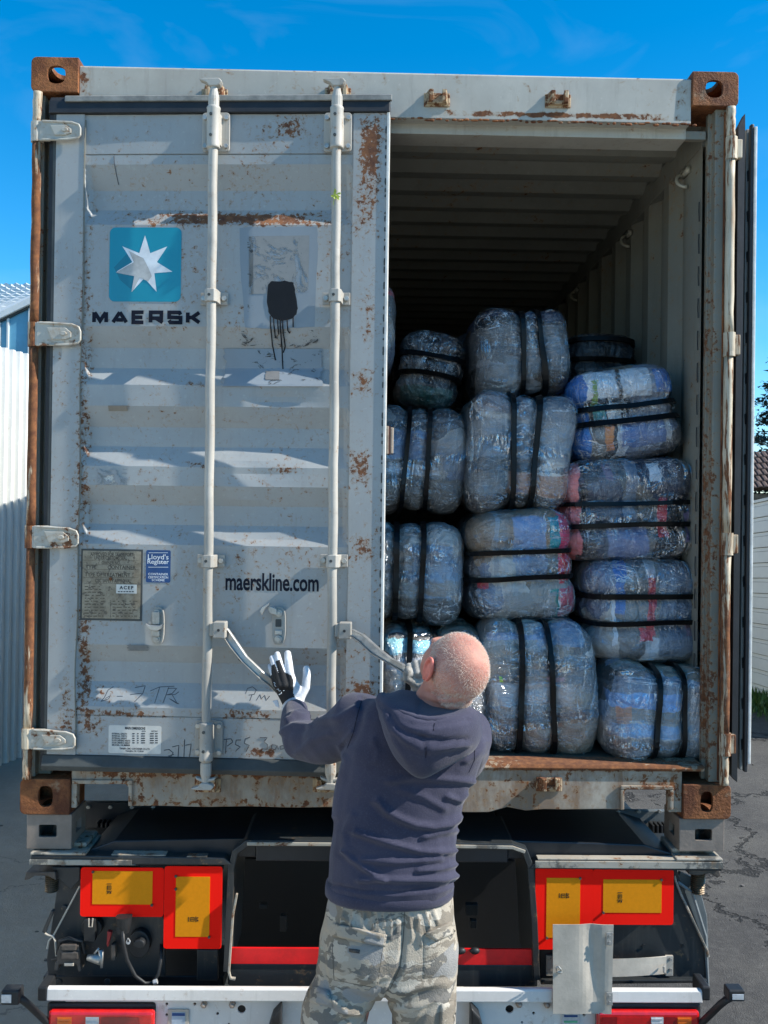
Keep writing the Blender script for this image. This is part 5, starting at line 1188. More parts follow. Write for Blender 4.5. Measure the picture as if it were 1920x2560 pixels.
a1_ = t.noise(11, 3, .5, t.map((1, 1, 2.5), v=v)); a2_ = t.noise(12, 3, .5, t.map((1, 1, 2.4), (5, 2, 9), v=v)); a3_ = t.noise(13, 3, .5, t.map((1, 1, 2.6), (15, 7, 3), v=v))
c = t.mix(t.sm(a1_, .50, .515), (.38, .335, .265), (.225, .195, .152)); c = t.mix(t.sm(a2_, .56, .575), c, (.155, .147, .13)); c = t.mix(t.sm(a3_, .59, .605), c, (.44, .40, .33)); c = t.mix(t.sm(t.noise(5, 2, .5, t.map((1, 1, 1.6), (1, 8, 4), v=v)), .60, .615), c, (.27, .265, .25))
c = t.mix(t.math('MULTIPLY', t.noise(200, 2), .18), c, (.12, .11, .10))
CAMO = t.fin(c, .85, 0, t.bump(t.math('ADD', t.noise(260, 3), t.math('MULTIPLY', t.noise(16, 6, .65), 1.6)), .6, .004), .25)
GLW = simple('white_leather_glove', (.62, .63, .64), .6, 0, .18, 34, .3); GLB = simple('black_knit_glove_back', (.010, .010, .011), .7, 0, .3, 160, .6)
BOOT = simple('work_boot', (.06, .045, .03), .6, 0, .2, 20, .4)
PB = P(960, 2400, PY); PE = thing('person', (PB.x, PY, GZ), 'man in navy hoodie and grey camouflage trousers reaching up to the container door, seen from behind', 'person')
PE['label'] = 'man in navy hoodie and grey camouflage trousers reaching for the container door handles'
def remesh(ob, vox, sm_it, fac=.5):
    r = ob.modifiers.new('r', 'REMESH'); r.mode = 'VOXEL'; r.voxel_size = vox; r.use_smooth_shade = True
    s_ = ob.modifiers.new('s', 'SMOOTH'); s_.iterations = sm_it; s_.factor = fac
    bake(ob); ob.data.shade_smooth(); return ob
def ering(px0, px1, py, Y, dy, n=28, p=2.4, dyb=None, tilt=0):
    """cross-section seen as the span px0..px1 at height py, half depth dy"""
    a = P(px0, py, Y); b = P(px1, py, Y); c = (a+b)/2; hw = (b.x-a.x)/2; out = []
    for i in range(n):
        th = 2*math.pi*i/n; cc, ss = math.cos(th), math.sin(th); k = (abs(cc)**p+abs(ss)**p)**(-1/p); d = dy if ss < 0 or dyb is None else dyb
        out.append(Vector((c.x+hw*k*cc, Y+d*k*ss, c.z+tilt*cc*hw)))
    return out
# head frame
HC = P(1137, 1668, -.80)
Fh = Vector((-.27, .68, .68)).normalized(); Uh = Vector((.42, -.60, .68)); Uh = (Uh-Fh*Uh.dot(Fh)).normalized(); Lh = Uh.cross(Fh).normalized()
MH = Matrix((( -Lh.x, Fh.x, Uh.x), (-Lh.y, Fh.y, Uh.y), (-Lh.z, Fh.z, Uh.z)))     # columns: right, forward, up
def hd(x, y, z): return HC+MH@Vector((x*.92, y*.91, z*.93))
# left arm / right arm joints
SL = P(905, 1800, -.66); EL = P(765, 1848, -.39); WL = P(738, 1768, -.13)
SR = P(1150, 1850, -.62); ER = P(1120, 1930, -.36); WR_ = P(1062, 1722, -.46)
NB = P(1085, 1800, -.68)
# body: one continuous figure
mb = MB()
mb.ell(hd(0, -.012, .018), (.076, .092, .083), MH, 24, 18); mb.ell(hd(0, .040, -.030), (.064, .058, .078), MH, 20, 14); mb.ell(hd(0, .052, -.078), (.048, .046, .034), MH, 16, 10)
mb.ell(hd(0, .105, -.028), (.012, .020, .022), MH, 10, 8); mb.ell(hd(0, .092, .006), (.052, .014, .012), MH, 12, 8); mb.ell(hd(0, .098, -.068), (.024, .010, .008), MH, 10, 8)
for s in (-1, 1): mb.ell(hd(s*.030, .088, -.012), (.013, .012, .010), MH, 10, 8)
mb.tube([hd(.0, -.015, -.02), hd(.004, -.020, -.07), P(1085, 1765, -.73), NB], [.062, .060, .062, .072], 20)
mb.ell(hd(0, -.075, -.045), (.050, .030, .040), MH, 14, 10)
# trunk, arms and legs under the clothes
mb.loft([ering(895, 1165, 1815, -.66, .085), ering(880, 1180, 1900, -.66, .10), ering(870, 1120, 2050, -.66, .095), ering(850, 1105, 2230, -.66, .095), ering(830, 1120, 2330, -.66, .10), ering(850, 1110, 2440, -.66, .09)])
mb.tube([SL, SL.lerp(EL, .5), EL, P(740, 1812, -.29), WL, WL+Vector((0, .03, .01))], [.052, .046, .040, .036, .029, .028], 14)
mb.tube([SR, SR.lerp(ER, .5), ER, ER.lerp(WR_, .4), WR_], [.055, .050, .042, .040, .029], 14)
HLx = P(880, 2400, -.66); HRx = P(1050, 2400, -.66); AL = Vector((P(800, 2400, -.66).x-.03, -.60, GZ+.09)); AR = Vector((HRx.x+.06, -.70, GZ+.09))
KL = HLx.lerp(AL, .5)+Vector((0, .03, 0)); KR = HRx.lerp(AR, .5)+Vector((0, .03, 0))
for h, k, a in ((HLx, KL, AL), (HRx, KR, AR)): mb.tube([h+Vector((0, 0, .02)), h.lerp(k, .5), k, k.lerp(a, .4), a], [.085, .072, .056, .052, .036], 16)
BODY = remesh(mb.build('body', SKIN, PE), .006, 5)
wrinkle_body = [([(1062, 1728), (1100, 1742), (1150, 1738)], 5, -.004), ([(1050, 1745), (1095, 1762), (1150, 1760)], 4, -.003)]
# ear
mb = MB(); ec = hd(-.080, -.006, -.006)
ME = MH@Matrix.Rotation(math.radians(-14), 3, 'X')
e_pts = [ec+ME@Vector((-.010-.004*math.sin(a), .016*math.cos(a)-.004, .032*math.sin(a))) for a in [math.radians(d) for d in range(-60, 250, 22)]]
mb.tube(e_pts, [.0055]*len(e_pts), 8); mb.ell(ec+ME@Vector((-.004, -.002, -.002)), (.007, .016, .028), ME, 12, 10); mb.ell(ec+ME@Vector((-.004, .004, -.030)), (.006, .009, .010), ME, 10, 8)
remesh(mb.build('ear', EARM, PE), .0022, 4)
mb = MB(); mb.ell(hd(.080, -.006, -.004), (.008, .018, .032), MH, 12, 10); mb.build('ear', EARM, PE, smooth=True)
# cropped white hair
HAIRM = simple('cropped_white_hair', (.66, .56, .47), .8, 0, .15, 80, 0, .1)
bm = bmesh.new(); bm.from_mesh(BODY.data); bm.faces.ensure_lookup_table(); rr_ = random.Random(8); hv, hf = [], []; IM = MH.transposed(); bo = OFF[BODY.name]
cand = []
for f in bm.faces:
    p = f.calc_center_median()+bo; q = IM@(p-HC)*1.05
    if q.length > .17: continue
    inside = q.z > -.062-.25*max(0, q.y) and q.y < .075 and not (abs(q.x) > .055 and q.z < .004 and q.y > -.03) and (q-Vector((0, -.012, .018))).length < .115
    if inside and q.z > -.07: cand.append((p, f.normal.copy(), f.calc_area(), q))
bm.free()
tot = sum(c_[2] for c_ in cand)
for p, n_, ar, q in cand:
    crown = math.exp(-((q.x-.015)**2+(q.y+.03)**2+(q.z-.095)**2)/.0030)
    dens = (1-.95*crown)*(.45+.9*max(0, noise.noise(q*38)+.4))*(1 if q.z > -.045 else .5); cnt = 40000*ar/tot*dens; k = int(cnt)+(rr_.random() < cnt-int(cnt))
    tdir = (MH@Vector((0, .4, -1))); tdir = (tdir-n_*tdir.dot(n_)); tdir = tdir.normalized() if tdir.length > 1e-4 else n_.orthogonal()
    for _ in range(k):
        jit = Vector((rr_.uniform(-1, 1), rr_.uniform(-1, 1), rr_.uniform(-1, 1))); b0 = p+(jit-n_*jit.dot(n_))*.004-n_*.001
        d_ = (n_*.45+tdir*.85+jit*.45).normalized(); L_ = rr_.uniform(.004, .0085); s_ = d_.cross(jit).normalized()*.00030
        i_ = len(hv); hv += [b0-s_, b0+s_, b0+d_*L_]; hf.append((i_, i_+1, i_+2))
mb = MB().add(hv, hf); ob = mb.build('hair', HAIRM, PE); tag(ob, kind='stuff')
# ---- hoodie
mb = MB()
mb.loft([ering(822, 1124, 2234, PY, .114, p=2.4), ering(817, 1133, 2216, PY, .124), ering(822, 1140, 2190, PY, .132), ering(826, 1139, 2120, PY, .130), ering(832, 1142, 2060, PY, .125), ering(838, 1160, 2000, PY, .125),
         ering(848, 1190, 1930, PY, .128), ering(862, 1212, 1872, PY-.005, .128), ering(878, 1206, 1830, PY-.01, .122), ering(892, 1188, 1790, PY-.015, .105, tilt=-.05), ering(925, 1160, 1758, PY-.02, .085, tilt=-.06), ering(985, 1130, 1738, PY-.02, .06)])
mb.tube([P(935, 1815, PY), P(893, 1800, -.62), P(850, 1835, -.55), P(800, 1856, -.46), P(756, 1850, -.385), P(738, 1815, -.30), P(738, 1785, -.21), P(741, 1772, -.165)], [.080, .078, .073, .067, .061, .052, .043, .040], 22)
mb.tube([P(1120, 1840, PY), SR+Vector((.012, .05, 0)), SR.lerp(ER, .5)+Vector((.02, 0, 0)), ER, ER.lerp(WR_, .5), WR_.lerp(ER, .06)], [.09, .088, .078, .068, .056, .044], 20)
HOODIE = remesh(mb.build('hoodie', HOOD, PE), .0055, 10, .6)
folds = [([(944, 2000), (970, 2028), (1000, 2044), (1040, 2060), (1085, 2066), (1125, 2058), (1148, 2042)], 9, .013), ([(890, 2078), (940, 2096), (991, 2110), (1051, 2126), (1100, 2128), (1139, 2126)], 8, .011),
         ([(860, 2125), (880, 2146), (910, 2168), (940, 2188), (961, 2197)], 7, .010), ([(900, 2198), (961, 2197), (1051, 2199), (1100, 2198), (1142, 2188)], 8, .011), ([(903, 2147), (950, 2152), (1000, 2154), (1060, 2150), (1100, 2146)], 7, .008),
         ([(1045, 2175), (1100, 2170), (1142, 2160)], 6, .008), ([(976, 1950), (1030, 1942), (1100, 1946), (1187, 1953)], 9, .008), ([(1000, 1970), (1060, 1990), (1110, 2020)], 9, .005), ([(1060, 2090), (1100, 2082), (1140, 2075)], 7, .008),
         ([(935, 1850), (945, 1875), (940, 1900)], 8, .004), ([(880, 2035), (860, 2080), (870, 2120)], 10, .006), ([(716, 1800), (738, 1785), (768, 1790)], 6, .009), ([(705, 1830), (730, 1812), (770, 1812)], 7, .007), ([(728, 1760+22), (750, 1775), (768, 1782)], 5, .006),
         ([(800, 1800), (845, 1795), (890, 1770)], 9, .008), ([(745, 1880), (780, 1850), (820, 1835)], 9, .006), ([(860, 1890), (850, 1860), (880, 1830)], 7, .006), ([(905, 1745), (900, 1800), (880, 1860)], 7, -.005), ([(1165, 1900), (1195, 1880), (1212, 1850)], 8, .006),
         ([(812, 2208), (900, 2226), (1000, 2230), (1100, 2220), (1136, 2208)], 4, -.008), ([(865, 1900), (845, 1960), (838, 2040)], 8, .006), ([(1150, 2045), (1148, 2090), (1142, 2130)], 6, -.007), ([(1120, 1990), (1150, 2000), (1165, 1985)], 7, .007)]
def dseg(x, y, pts):
    b = 1e9
    for i in range(len(pts)-1):
        ax_, ay_ = pts[i]; bx_, by_ = pts[i+1]; dx, dy = bx_-ax_, by_-ay_; t_ = max(0, min(1, ((x-ax_)*dx+(y-ay_)*dy)/(dx*dx+dy*dy))); ex = (x-ax_-dx*t_)**2+(y-ay_-dy*t_)**2
        s_ = (y-ay_-dy*t_)
        if ex < b: b = ex; sg = s_
    return math.sqrt(b), sg
def wrinkle(ob, folds, amp_noise, back=True, extra=None):
    me = ob.data; o = OFF[ob.name]; ns = [v.normal.copy() for v in me.vertices]; new = []
    for v, n_ in zip(me.vertices, ns):
        p = v.co+o; d_ = amp_noise*(noise.noise(p*9)+.5*noise.noise(p*21))
        if n_.y < .3:
            x, y = px_of(p)
            for pts, w, a in folds:
                if min(q[0] for q in pts)-3*w < x < max(q[0] for q in pts)+3*w and min(q[1] for q in pts)-3*w < y < max(q[1] for q in pts)+3*w:
                    ds, sg = dseg(x, y, pts)
                    if ds < 3.2*w:
                        # sharp on the upper side, soft below
                        ww = w*(.75 if sg < 0 else 1.35); d_ += a*math.exp(-(ds/ww)**2)-a*.45*math.exp(-((sg-2.0*w)/w)**2)*math.exp(-(ds/(2.6*w))**2)
        if extra: d_ += extra(p, n_)
        new.append(v.co+n_*d_)
    for v, c_ in zip(me.vertices, new): v.co = c_
    me.update()
wrinkle(HOODIE, folds, .0045); wrinkle(BODY, wrinkle_body, .0012)
# hood lying on the shoulders
ctrl = [  # neck, rim, outer, low, under   as (px,py,Y)
    [(985, 1752, -.70), (950, 1742, -.755), (955, 1775, -.80), (962, 1800, -.80), (985, 1815, -.77)],
    [(1000, 1735, -.71), (968, 1762, -.82), (972, 1812, -.855), (985, 1868, -.835), (1005, 1880, -.785)],
    [(1045, 1740, -.72), (1015, 1786, -.87), (1005, 1842, -.895), (1020, 1912, -.860), (1035, 1915, -.79)],
    [(1085, 1755, -.73), (1070, 1803, -.885), (1068, 1845, -.905), (1058, 1930, -.865), (1060, 1925, -.79)],
    [(1130, 1768, -.73), (1130, 1794, -.865), (1135, 1835, -.885), (1110, 1905, -.855), (1105, 1905, -.79)],
    [(1165, 1775, -.71), (1172, 1782, -.82), (1182, 1815, -.835), (1175, 1868, -.82), (1160, 1875, -.77)],
    [(1172, 1785, -.68), (1180, 1790, -.745), (1192, 1812, -.76), (1190, 1840, -.75), (1170, 1845, -.73)]]
def catm(p, t_):
    n_ = len(p)-1; x = t_*n_; i = min(int(x), n_-1); f = x-i; g = lambda k: p[max(0, min(n_, k))]
    a, b, c_, d = g(i-1), g(i), g(i+1), g(i+2)
    return .5*((2*b)+(c_-a)*f+(2*a-5*b+4*c_-d)*f*f+(3*b-a-3*c_+d)*f**3)
rows_ = [[P(*q) for q in r] for r in ctrl]; nu, nv = 64, 40; outer = []
for i in range(nu+1):
    cols_ = [catm([rows_[k][j] for k in range(len(rows_))], i/nu) for j in range(5)]
    outer.append([catm(cols_, j/nv) for j in range(nv+1)])
mb = MB(); vs = [p for r in outer for p in r]
mb.add(vs, [(i*(nv+1)+j, i*(nv+1)+j+1, (i+1)*(nv+1)+j+1, (i+1)*(nv+1)+j) for i in range(nu) for j in range(nv)])
HD = mb.build('hood', HOOD, PE); so_ = HD.modifiers.new('s', 'SOLIDIFY'); so_.thickness = .012; so_.offset = 1; bake(HD); HD.data.shade_smooth()
hfold = [([(948, 1760), (985, 1790), (1040, 1812), (1100, 1812), (1172, 1798)], 4, -.006), ([(985, 1822), (1015, 1850), (1050, 1868)], 7, .008), ([(1060, 1872), (1100, 1868), (1165, 1858)], 8, .009), ([(1055, 1845), (1110, 1852), (1165, 1848)], 6, -.008), ([(1064, 1858), (1066, 1900)], 3, -.004), ([(1086, 1795), (1084, 1828)], 2, -.003), ([(960, 1790), (985, 1850), (1020, 1905)], 6, .004), ([(1050, 1735), (1042, 1790)], 3, -.003), ([(975, 1790), (1000, 1822), (1060, 1845)], 6, -.006)]
wrinkle(HD, hfold, .003)
mb = MB(); mb.tube([P(*q)+Vector((0, -.004, 0)) for q in ((949, 1744, -.765), (966, 1762, -.83), (1013, 1786, -.882), (1068, 1802, -.898), (1130, 1793, -.875), (1172, 1781, -.825))], [.006, .007, .0075, .0075, .007, .006], 10); mb.build('hood_hem', HOOD, PE, smooth=True, sub=1)
# rib hem and cuff
mb = MB(); mb.loft([ering(814, 1131, 2240, PY, .122, p=2.4), ering(811, 1134, 2233, PY, .126, p=2.4), ering(813, 1136, 2204, PY, .130, p=2.4), ering(818, 1134, 2196, PY, .124, p=2.4)]); mb.build('rib_hem', HOOD, PE, smooth=True, sub=1)
# ---- trousers
def lr(h, k, px0, px1, py, Y, dy): return ering(px0, px1, py, Y, dy)
mb = MB(); mb.loft([ering(826, 1126, 2195, PY, .100), ering(815, 1136, 2262, PY, .116), ering(798, 1145, 2370, PY, .128), ering(788, 1144, 2425, PY, .120), ering(800, 1130, 2465, PY, .09)])
mb.loft([ering(800, 965, 2420, PY, .105), ering(770, 945, 2480, PY, .108), ering(752, 918, 2530, PY, .104), ering(745, 908, 2640, PY+.01, .100), ering(752, 915, 2760, PY+.02, .095), ering(752, 905, 2880, PY+.02, .09), ering(755, 900, 3010, PY+.02, .088), ering(762, 895, 3060, PY+.02, .085)])
mb.loft([ering(955, 1142, 2420, PY, .105), ering(960, 1140, 2480, PY, .108), ering(978, 1140, 2530, PY, .104), ering(988, 1140, 2640, PY, .100), ering(985, 1140, 2760, PY, .095), ering(990, 1138, 2880, PY, .09), ering(995, 1136, 3010, PY, .088), ering(1000, 1132, 3060, PY, .085)])
TROU = remesh(mb.build('trousers', CAMO, PE), .006, 8, .55)
tf = [([(x, 2250), (x+dx, 2268+ln)], 3.2, .007) for x, dx, ln in ((905, 8, 60), (922, 14, 55), (940, 10, 75), (958, 6, 50), (975, 4, 80), (992, 2, 60), (1022, 8, 85), (1040, 14, 95), (1058, 18, 60), (1075, 20, 40), (888, -10, 50), (865, -18, 60))]
tf += [([(1010, 2270), (1008, 2350), (1000, 2420), (965, 2490), (945, 2540)], 5, -.010), ([(858, 2290), (890, 2318), (935, 2335)], 5, .007), ([(815, 2330), (808, 2400), (820, 2470)], 7, -.005), ([(835, 2500), (870, 2530), (905, 2535)], 9, .010), ([(850, 2555), (880, 2545), (930, 2535)], 8, -.008),
       ([(990, 2520), (1040, 2515), (1090, 2500)], 8, .007), ([(1000, 2480), (1050, 2465), (1110, 2455)], 9, .006), ([(1040, 2560), (1070, 2520), (1115, 2480)], 6, -.006), ([(960, 2330), (950, 2400), (930, 2480)], 6, .005), ([(800, 2480), (840, 2500)], 7, .006), ([(900, 2440), (930, 2450), (960, 2440)], 8, .005)]
wrinkle(TROU, tf, .005)
def patch(name, pts, off_, thick, mat, base=None, rng=10, seed=1):
    """a cloth piece lying on the seat of the trousers"""
    from mathutils.bvhtree import BVHTree
    me = (base or TROU).data; o = OFF[(base or TROU).name]; bv = BVHTree.FromPolygons([v.co+o for v in me.vertices], [tuple(p.vertices) for p in me.polygons])
    (x00, y00), (x10, y10), (x11, y11), (x01, y01) = pts; n_ = rng; vs = []
    for j in range(n_+1):
        for i in range(n_+1):
            u_, v_ = i/n_, j/n_; x = (x00*(1-u_)+x10*u_)*(1-v_)+(x01*(1-u_)+x11*u_)*v_; y = (y00*(1-u_)+y10*u_)*(1-v_)+(y01*(1-u_)+y11*u_)*v_
            d_ = ray(x, y).normalized(); h = bv.ray_cast(CAM, d_); q = h[0] if h[0] else bv.find_nearest(P(x, y, PY-.10))[0]; edge = min(i, n_-i, j, n_-j)
            vs.append(q-d_*(off_ if edge > 0 else off_*.2)+Vector((0, 0, 0)))
    mb = MB(); mb.add(vs, [(j*(n_+1)+i, j*(n_+1)+i+1, (j+1)*(n_+1)+i+1, (j+1)*(n_+1)+i) for j in range(n_) for i in range(n_)])
    ob = mb.build(name, mat, PE, smooth=True); return ob
patch('pocket_flap', [(831, 2306), (968, 2337), (962, 2368), (832, 2342)], 0.017, .004, CAMO); patch('back_pocket', [(832, 2345), (956, 2368), (945, 2470), (836, 2450)], .005, .004, CAMO)
mb = MB(); 
patch('pocket_flap', [(1058, 2335), (1128, 2302), (1150, 2330), (1088, 2356)], 0.019, .004, CAMO); patch('back_pocket', [(1060, 2345), (1132, 2330), (1134, 2440), (1058, 2445)], .005, .004, CAMO)
patch('cargo_pocket', [(758, 2455), (823, 2475), (832, 2520), (752, 2500)], .012, .004, CAMO); patch('cargo_pocket', [(1102, 2510), (1142, 2500), (1146, 2570), (1098, 2575)], .010, .004, CAMO)
SEAMM = simple('dark_seam_thread', (.018, .018, .03), .9, 0, .2, 60, 0, .1); SEAMC = simple('trouser_seam', (.12, .105, .085), .9, 0, .2, 60, 0, .1)
def seam(pts, base, mat, r=.0011):
    from mathutils.bvhtree import BVHTree
    me = base.data; o = OFF[base.name]; bv = BVHTree.FromPolygons([v.co+o for v in me.vertices], [tuple(p.vertices) for p in me.polygons]); q = []
    for i in range(len(pts)-1):
        for k in range(8):
            x = pts[i][0]+(pts[i+1][0]-pts[i][0])*k/8; y = pts[i][1]+(pts[i+1][1]-pts[i][1])*k/8; d_ = ray(x, y).normalized(); h = bv.ray_cast(CAM, d_)[0]
            if h: q.append(h-d_*.0002)
    if len(q) > 2: MB().tube(q, r, 5).build('seam', mat, PE)
seam([(904, 1752), (893, 1790), (884, 1830), (866, 1876)], HOODIE, SEAMM); seam([(1166, 1800), (1188, 1850), (1186, 1900), (1170, 1935)], HOODIE, SEAMM)
seam([(1086, 1808), (1083, 1830)], HD, SEAMM); seam([(1066, 1866), (1064, 1898)], HD, SEAMM)
seam([(1012, 2275), (1008, 2350), (1000, 2420), (972, 2480)], TROU, SEAMC); seam([(830, 2352), (835, 2450), (942, 2470), (957, 2372)], TROU, SEAMC); seam([(1062, 2350), (1060, 2445), (1132, 2438)], TROU, SEAMC)
patch('pocket_badge', [(870, 2370), (902, 2374), (901, 2385), (869, 2381)], .012, .002, simple('dark_badge', (.06, .055, .05), .7, 0, .4, 200, .5), None, 4)
# boots
for a, s in ((AL, -1), (AR, 1)):
    mb = MB(); c_ = Vector((a.x, a.y, GZ)); mb.loft([[c_+Vector((.048*math.cos(q)*(1.0 if abs(k-.5) < .4 else .8), .02+.14*math.sin(q)*.98, z)) for q in [2*math.pi*i/20 for i in range(20)]] for k, z in ((.0, .001), (.3, .03), (.6, .06))]); mb.tube([c_+Vector((0, -.05, .05)), c_+Vector((0, -.04, .16))], [.05, .048], 16)
    remesh(mb.build('boot', BOOT, PE), .006, 4)
# ---- gloves
def capsule(mb, pts, rad): 
    pts = [Vector(p) for p in pts]; mb.tube(pts, rad, 12); mb.ell(pts[-1], (rad[-1],)*3, None, 12, 8); mb.ell(pts[0], (rad[0],)*3, None, 12, 8)
mb = MB(); gY = -.125
fing = [[(690, 1712, gY-.03), (684, 1688, gY-.02), (677, 1672, gY-.004), (675, 1665, gY+.012)], [(700, 1712, gY-.035), (693, 1682, gY-.03), (684, 1658, gY-.012), (680, 1645, gY+.012)], [(712, 1712, gY-.035), (705, 1680, gY-.032), (697, 1652, gY-.014), (693, 1636, gY+.012)], [(728, 1714, gY-.028), (724, 1680, gY-.028), (721, 1652, gY-.014), (719, 1634, gY+.010)]]
rads = [(.012, .0105, .0095, .0085), (.0135, .0120, .0105, .0095), (.0140, .0125, .0115, .0105), (.0160, .0145, .0130, .0118)]
for f_, r_2 in zip(fing, rads): capsule(mb, [P(*q) for q in f_], r_2)
capsule(mb, [P(748, 1745, gY-.02), P(764, 1718, gY-.01), P(767, 1690, gY-.004), P(766, 1673, gY+.004)], (.018, .0155, .0135, .0125))
mb.loft([[P(x0+(x1-x0)*(.5-.5*math.cos(a)), y, gY-.020+.016*math.sin(a)*s_) for a, s_ in [(2*math.pi*i/20, 1.0) for i in range(20)]] for x0, x1, y in ((683, 736, 1684), (682, 742, 1700), (684, 752, 1715), (692, 764, 1735), (700, 762, 1750), (706, 758, 1762), (712, 756, 1775), (714, 760, 1788))])
mb.tube([P(733, 1752, gY-.02), P(735, 1775, gY-.035), P(737, 1792, gY-.06)], [.030, .031, .034], 16)
GL_ = remesh(mb.build('glove', GLW, PE), .0024, 6); GL_.data.materials.append(GLB)
blackpoly = [(678, 1702), (676, 1690), (679, 1686), (678, 1664), (687, 1660), (696, 1682), (688, 1653), (699, 1649), (711, 1680), (728, 1688), (733, 1700), (734, 1736), (741, 1750), (722, 1752), (702, 1775), (696, 1762), (690, 1735), (682, 1718)]
def inpoly(x, y, pl):
    c_ = False
    for i in range(len(pl)):
        (x1, y1), (x2, y2) = pl[i], pl[i-1]
        if (y1 > y) != (y2 > y) and x < (x2-x1)*(y-y1)/(y2-y1)+x1: c_ = not c_
    return c_
go = OFF[GL_.name]
for f_ in GL_.data.polygons:
    x, y = px_of(f_.center+go)
    if f_.normal.y < .35 and inpoly(x, y, blackpoly): f_.material_index = 1
mb = MB()
for ln in ([(684, 1706), (688, 1708), (686, 1712), (690, 1717)], [(695, 1704), (700, 1708), (698, 1714)], [(698, 1716), (704, 1720)], [(692, 1724), (696, 1722), (698, 1728), (702, 1726)], [(697, 1737), (704, 1733), (703, 1730)], [(706, 1700), (708, 1701)], [(708, 1727), (711, 1726)], [(700, 1710), (703, 1713), (701, 1718)]):
    mb.tube([P(x, y, gY-.0405) for x, y in ln], .0012, 5)
ob = mb.build('glove_print', WHITEP, PE); tag(ob, kind='stuff')
mb = MB(); mb.tube([P(733, 1768, gY-.025), P(737, 1776, gY-.04), P(740, 1784, gY-.055)], [.040, .038, .040], 18); mb.build('glove_cuff', GLW, PE, smooth=True)
plate([(681, 1753), (694, 1750), (699, 1770), (690, 1766)], gY-.02, .006, GLW, 'cuff_tab', .001, PE)
# right hand closed on the handle end
mb = MB(); rh = P(1050, 1692, -.465)
for k, (dx, dz) in enumerate(((-.030, .022), (-.012, .030), (.007, .034), (.025, .034))):
    b0 = WR_+Vector((dx*.6-.005, -.008, .030)); k1 = rh+Vector((dx, -.022, dz-.012)); k2 = rh+Vector((dx-.004, -.012, dz+.012)); k3 = rh+Vector((dx-.006, .014, dz+.006)); k4 = rh+Vector((dx-.004, .020, dz-.016))
    capsule(mb, [b0, k1, k2, k3, k4], (.013, .0125, .0115, .0105, .0095))
capsule(mb, [WR_+Vector((-.02, -.01, .015)), rh+Vector((-.042, -.022, .0)), rh+Vector((-.038, -.026, .022))], (.016, .0135, .012))
mb.ell((WR_+rh)/2+Vector((0, 0, .006)), (.040, .024, .042), None, 18, 12); mb.tube([WR_+Vector((0, 0, .02)), WR_+Vector((.004, .004, -.03))], [.031, .036], 16)
remesh(mb.build('glove', simple('shaded_grey_glove', (.30, .285, .25), .6, 0, .35, 40, .4), PE), .0026, 5)  # grey copy of the white glove, darker shading put into its colour

# ------------------------------------------------------------------ surroundings
WHS = painted('white_sheet_metal', (.68, .69, .66), rust=.22, var=.04, streak=.10, rough=.45, dirt=.12, fscale=20)
# left corrugated wall running back
lw0, lw1 = Vector((-3.05, 2.0)), Vector((-2.82, 9.6))
def gpt(px, py):      # point on the ground under a pixel
    d = ray(px, py); t_ = (GZ-CAM.z)/d.z; return CAM+d*t_
g0, g1 = gpt(0, 1912), gpt(62, 1889); dv = (g1-g0); dv.z = 0; dv.normalize(); A = g0-dv*15; Bq = g0+dv*2.1
# the wall line must stay clear of the container side
LN = (Bq-A).length; nrm = Vector((-dv.y, dv.x, 0)); nrm = nrm if nrm.x > 0 else -nrm
TW = thing('corrugated_wall', (g0.x, g0.y, GZ), 'white vertically ribbed metal wall at the left edge, in front of the blue glazing', 'wall')
zt_ = 1.026+(1283-874)/2400*(g0.y-CAM.y)
mb = MB(); pts = []; s_ = 0; pit = .092
while s_ < LN: pts += [(s_, 0), (s_+pit*.35, 0), (s_+pit*.5, .030), (s_+pit*.85, .030)]; s_ += pit
vs = []
for q, d_ in pts:
    b_ = A+dv*q+nrm*d_; vs += [(b_.x, b_.y, GZ), (b_.x, b_.y, zt_)]
mb.add(vs, [(2*i, 2*i+1, 2*i+3, 2*i+2) for i in range(len(pts)-1)]); ob = mb.build('ribbed_sheet', WHS, TW)
sm_ = ob.modifiers.new('s', 'SOLIDIFY'); sm_.thickness = .002
MB().box(-.02, .02, -.02, .02, 0, 1)
mb = MB(); c_ = Bq; mb.box(c_.x-.03, c_.x+.03, c_.y-.01, c_.y+.04, GZ, zt_); mb.build('end_post', WHS, TW)
# building behind with glazing and ribbed roof
GLS = simple('blue_glazing', (.10, .27, .38), .22, 0, .45, .5, .02, .8)
YB = 9.0; TB = thing('glazed_building', (P(0, 800, YB).x, YB, GZ), 'white building with blue glazing and a sloping ribbed roof beyond the left wall', 'building')
def bp(px, py, Y=YB): q = P(px, py, Y); return (q.x, q.z)
e0, e1 = bp(-260, 925), bp(115, 745)
MB().prism([(e0[0], GZ), (e1[0], GZ), (e1[0], e1[1]), (e0[0], e0[1])], YB+.05, YB+6).build('wall', WHS, TB)
xs_ = [-250, -170, -82, -2, 18+1, 75, 92]
for a, b_ in ((-240, -165), (-160, -85), (-80, -5), (-1, 16), (21, 70)):
    ta = 925+(738-925)*(a+260)/375+6; tb_ = 925+(738-925)*(b_+260)/375+6
    p0, p1, p2, p3 = bp(a, 1010), bp(b_, 1010), bp(b_, tb_), bp(a, ta); MB().prism([p0, p1, p2, p3], YB+.02, YB+.045).build('window', GLS, TB)
for a in (-163, -83, -3, 18.5, 72): 
    x_, z_ = bp(a, 900); MB().box(x_-.012, x_+.012, YB-.01, YB+.048, GZ, bp(a, 925+(738-925)*(a+260)/375+5)[1]).build('mullion', WHS, TB)
MB().prism([e0, (e0[0], e0[1]+.09), (e1[0], e1[1]+.09), e1], YB-.06, YB+.04).build('fascia', WHS, TB, bevel=.006)
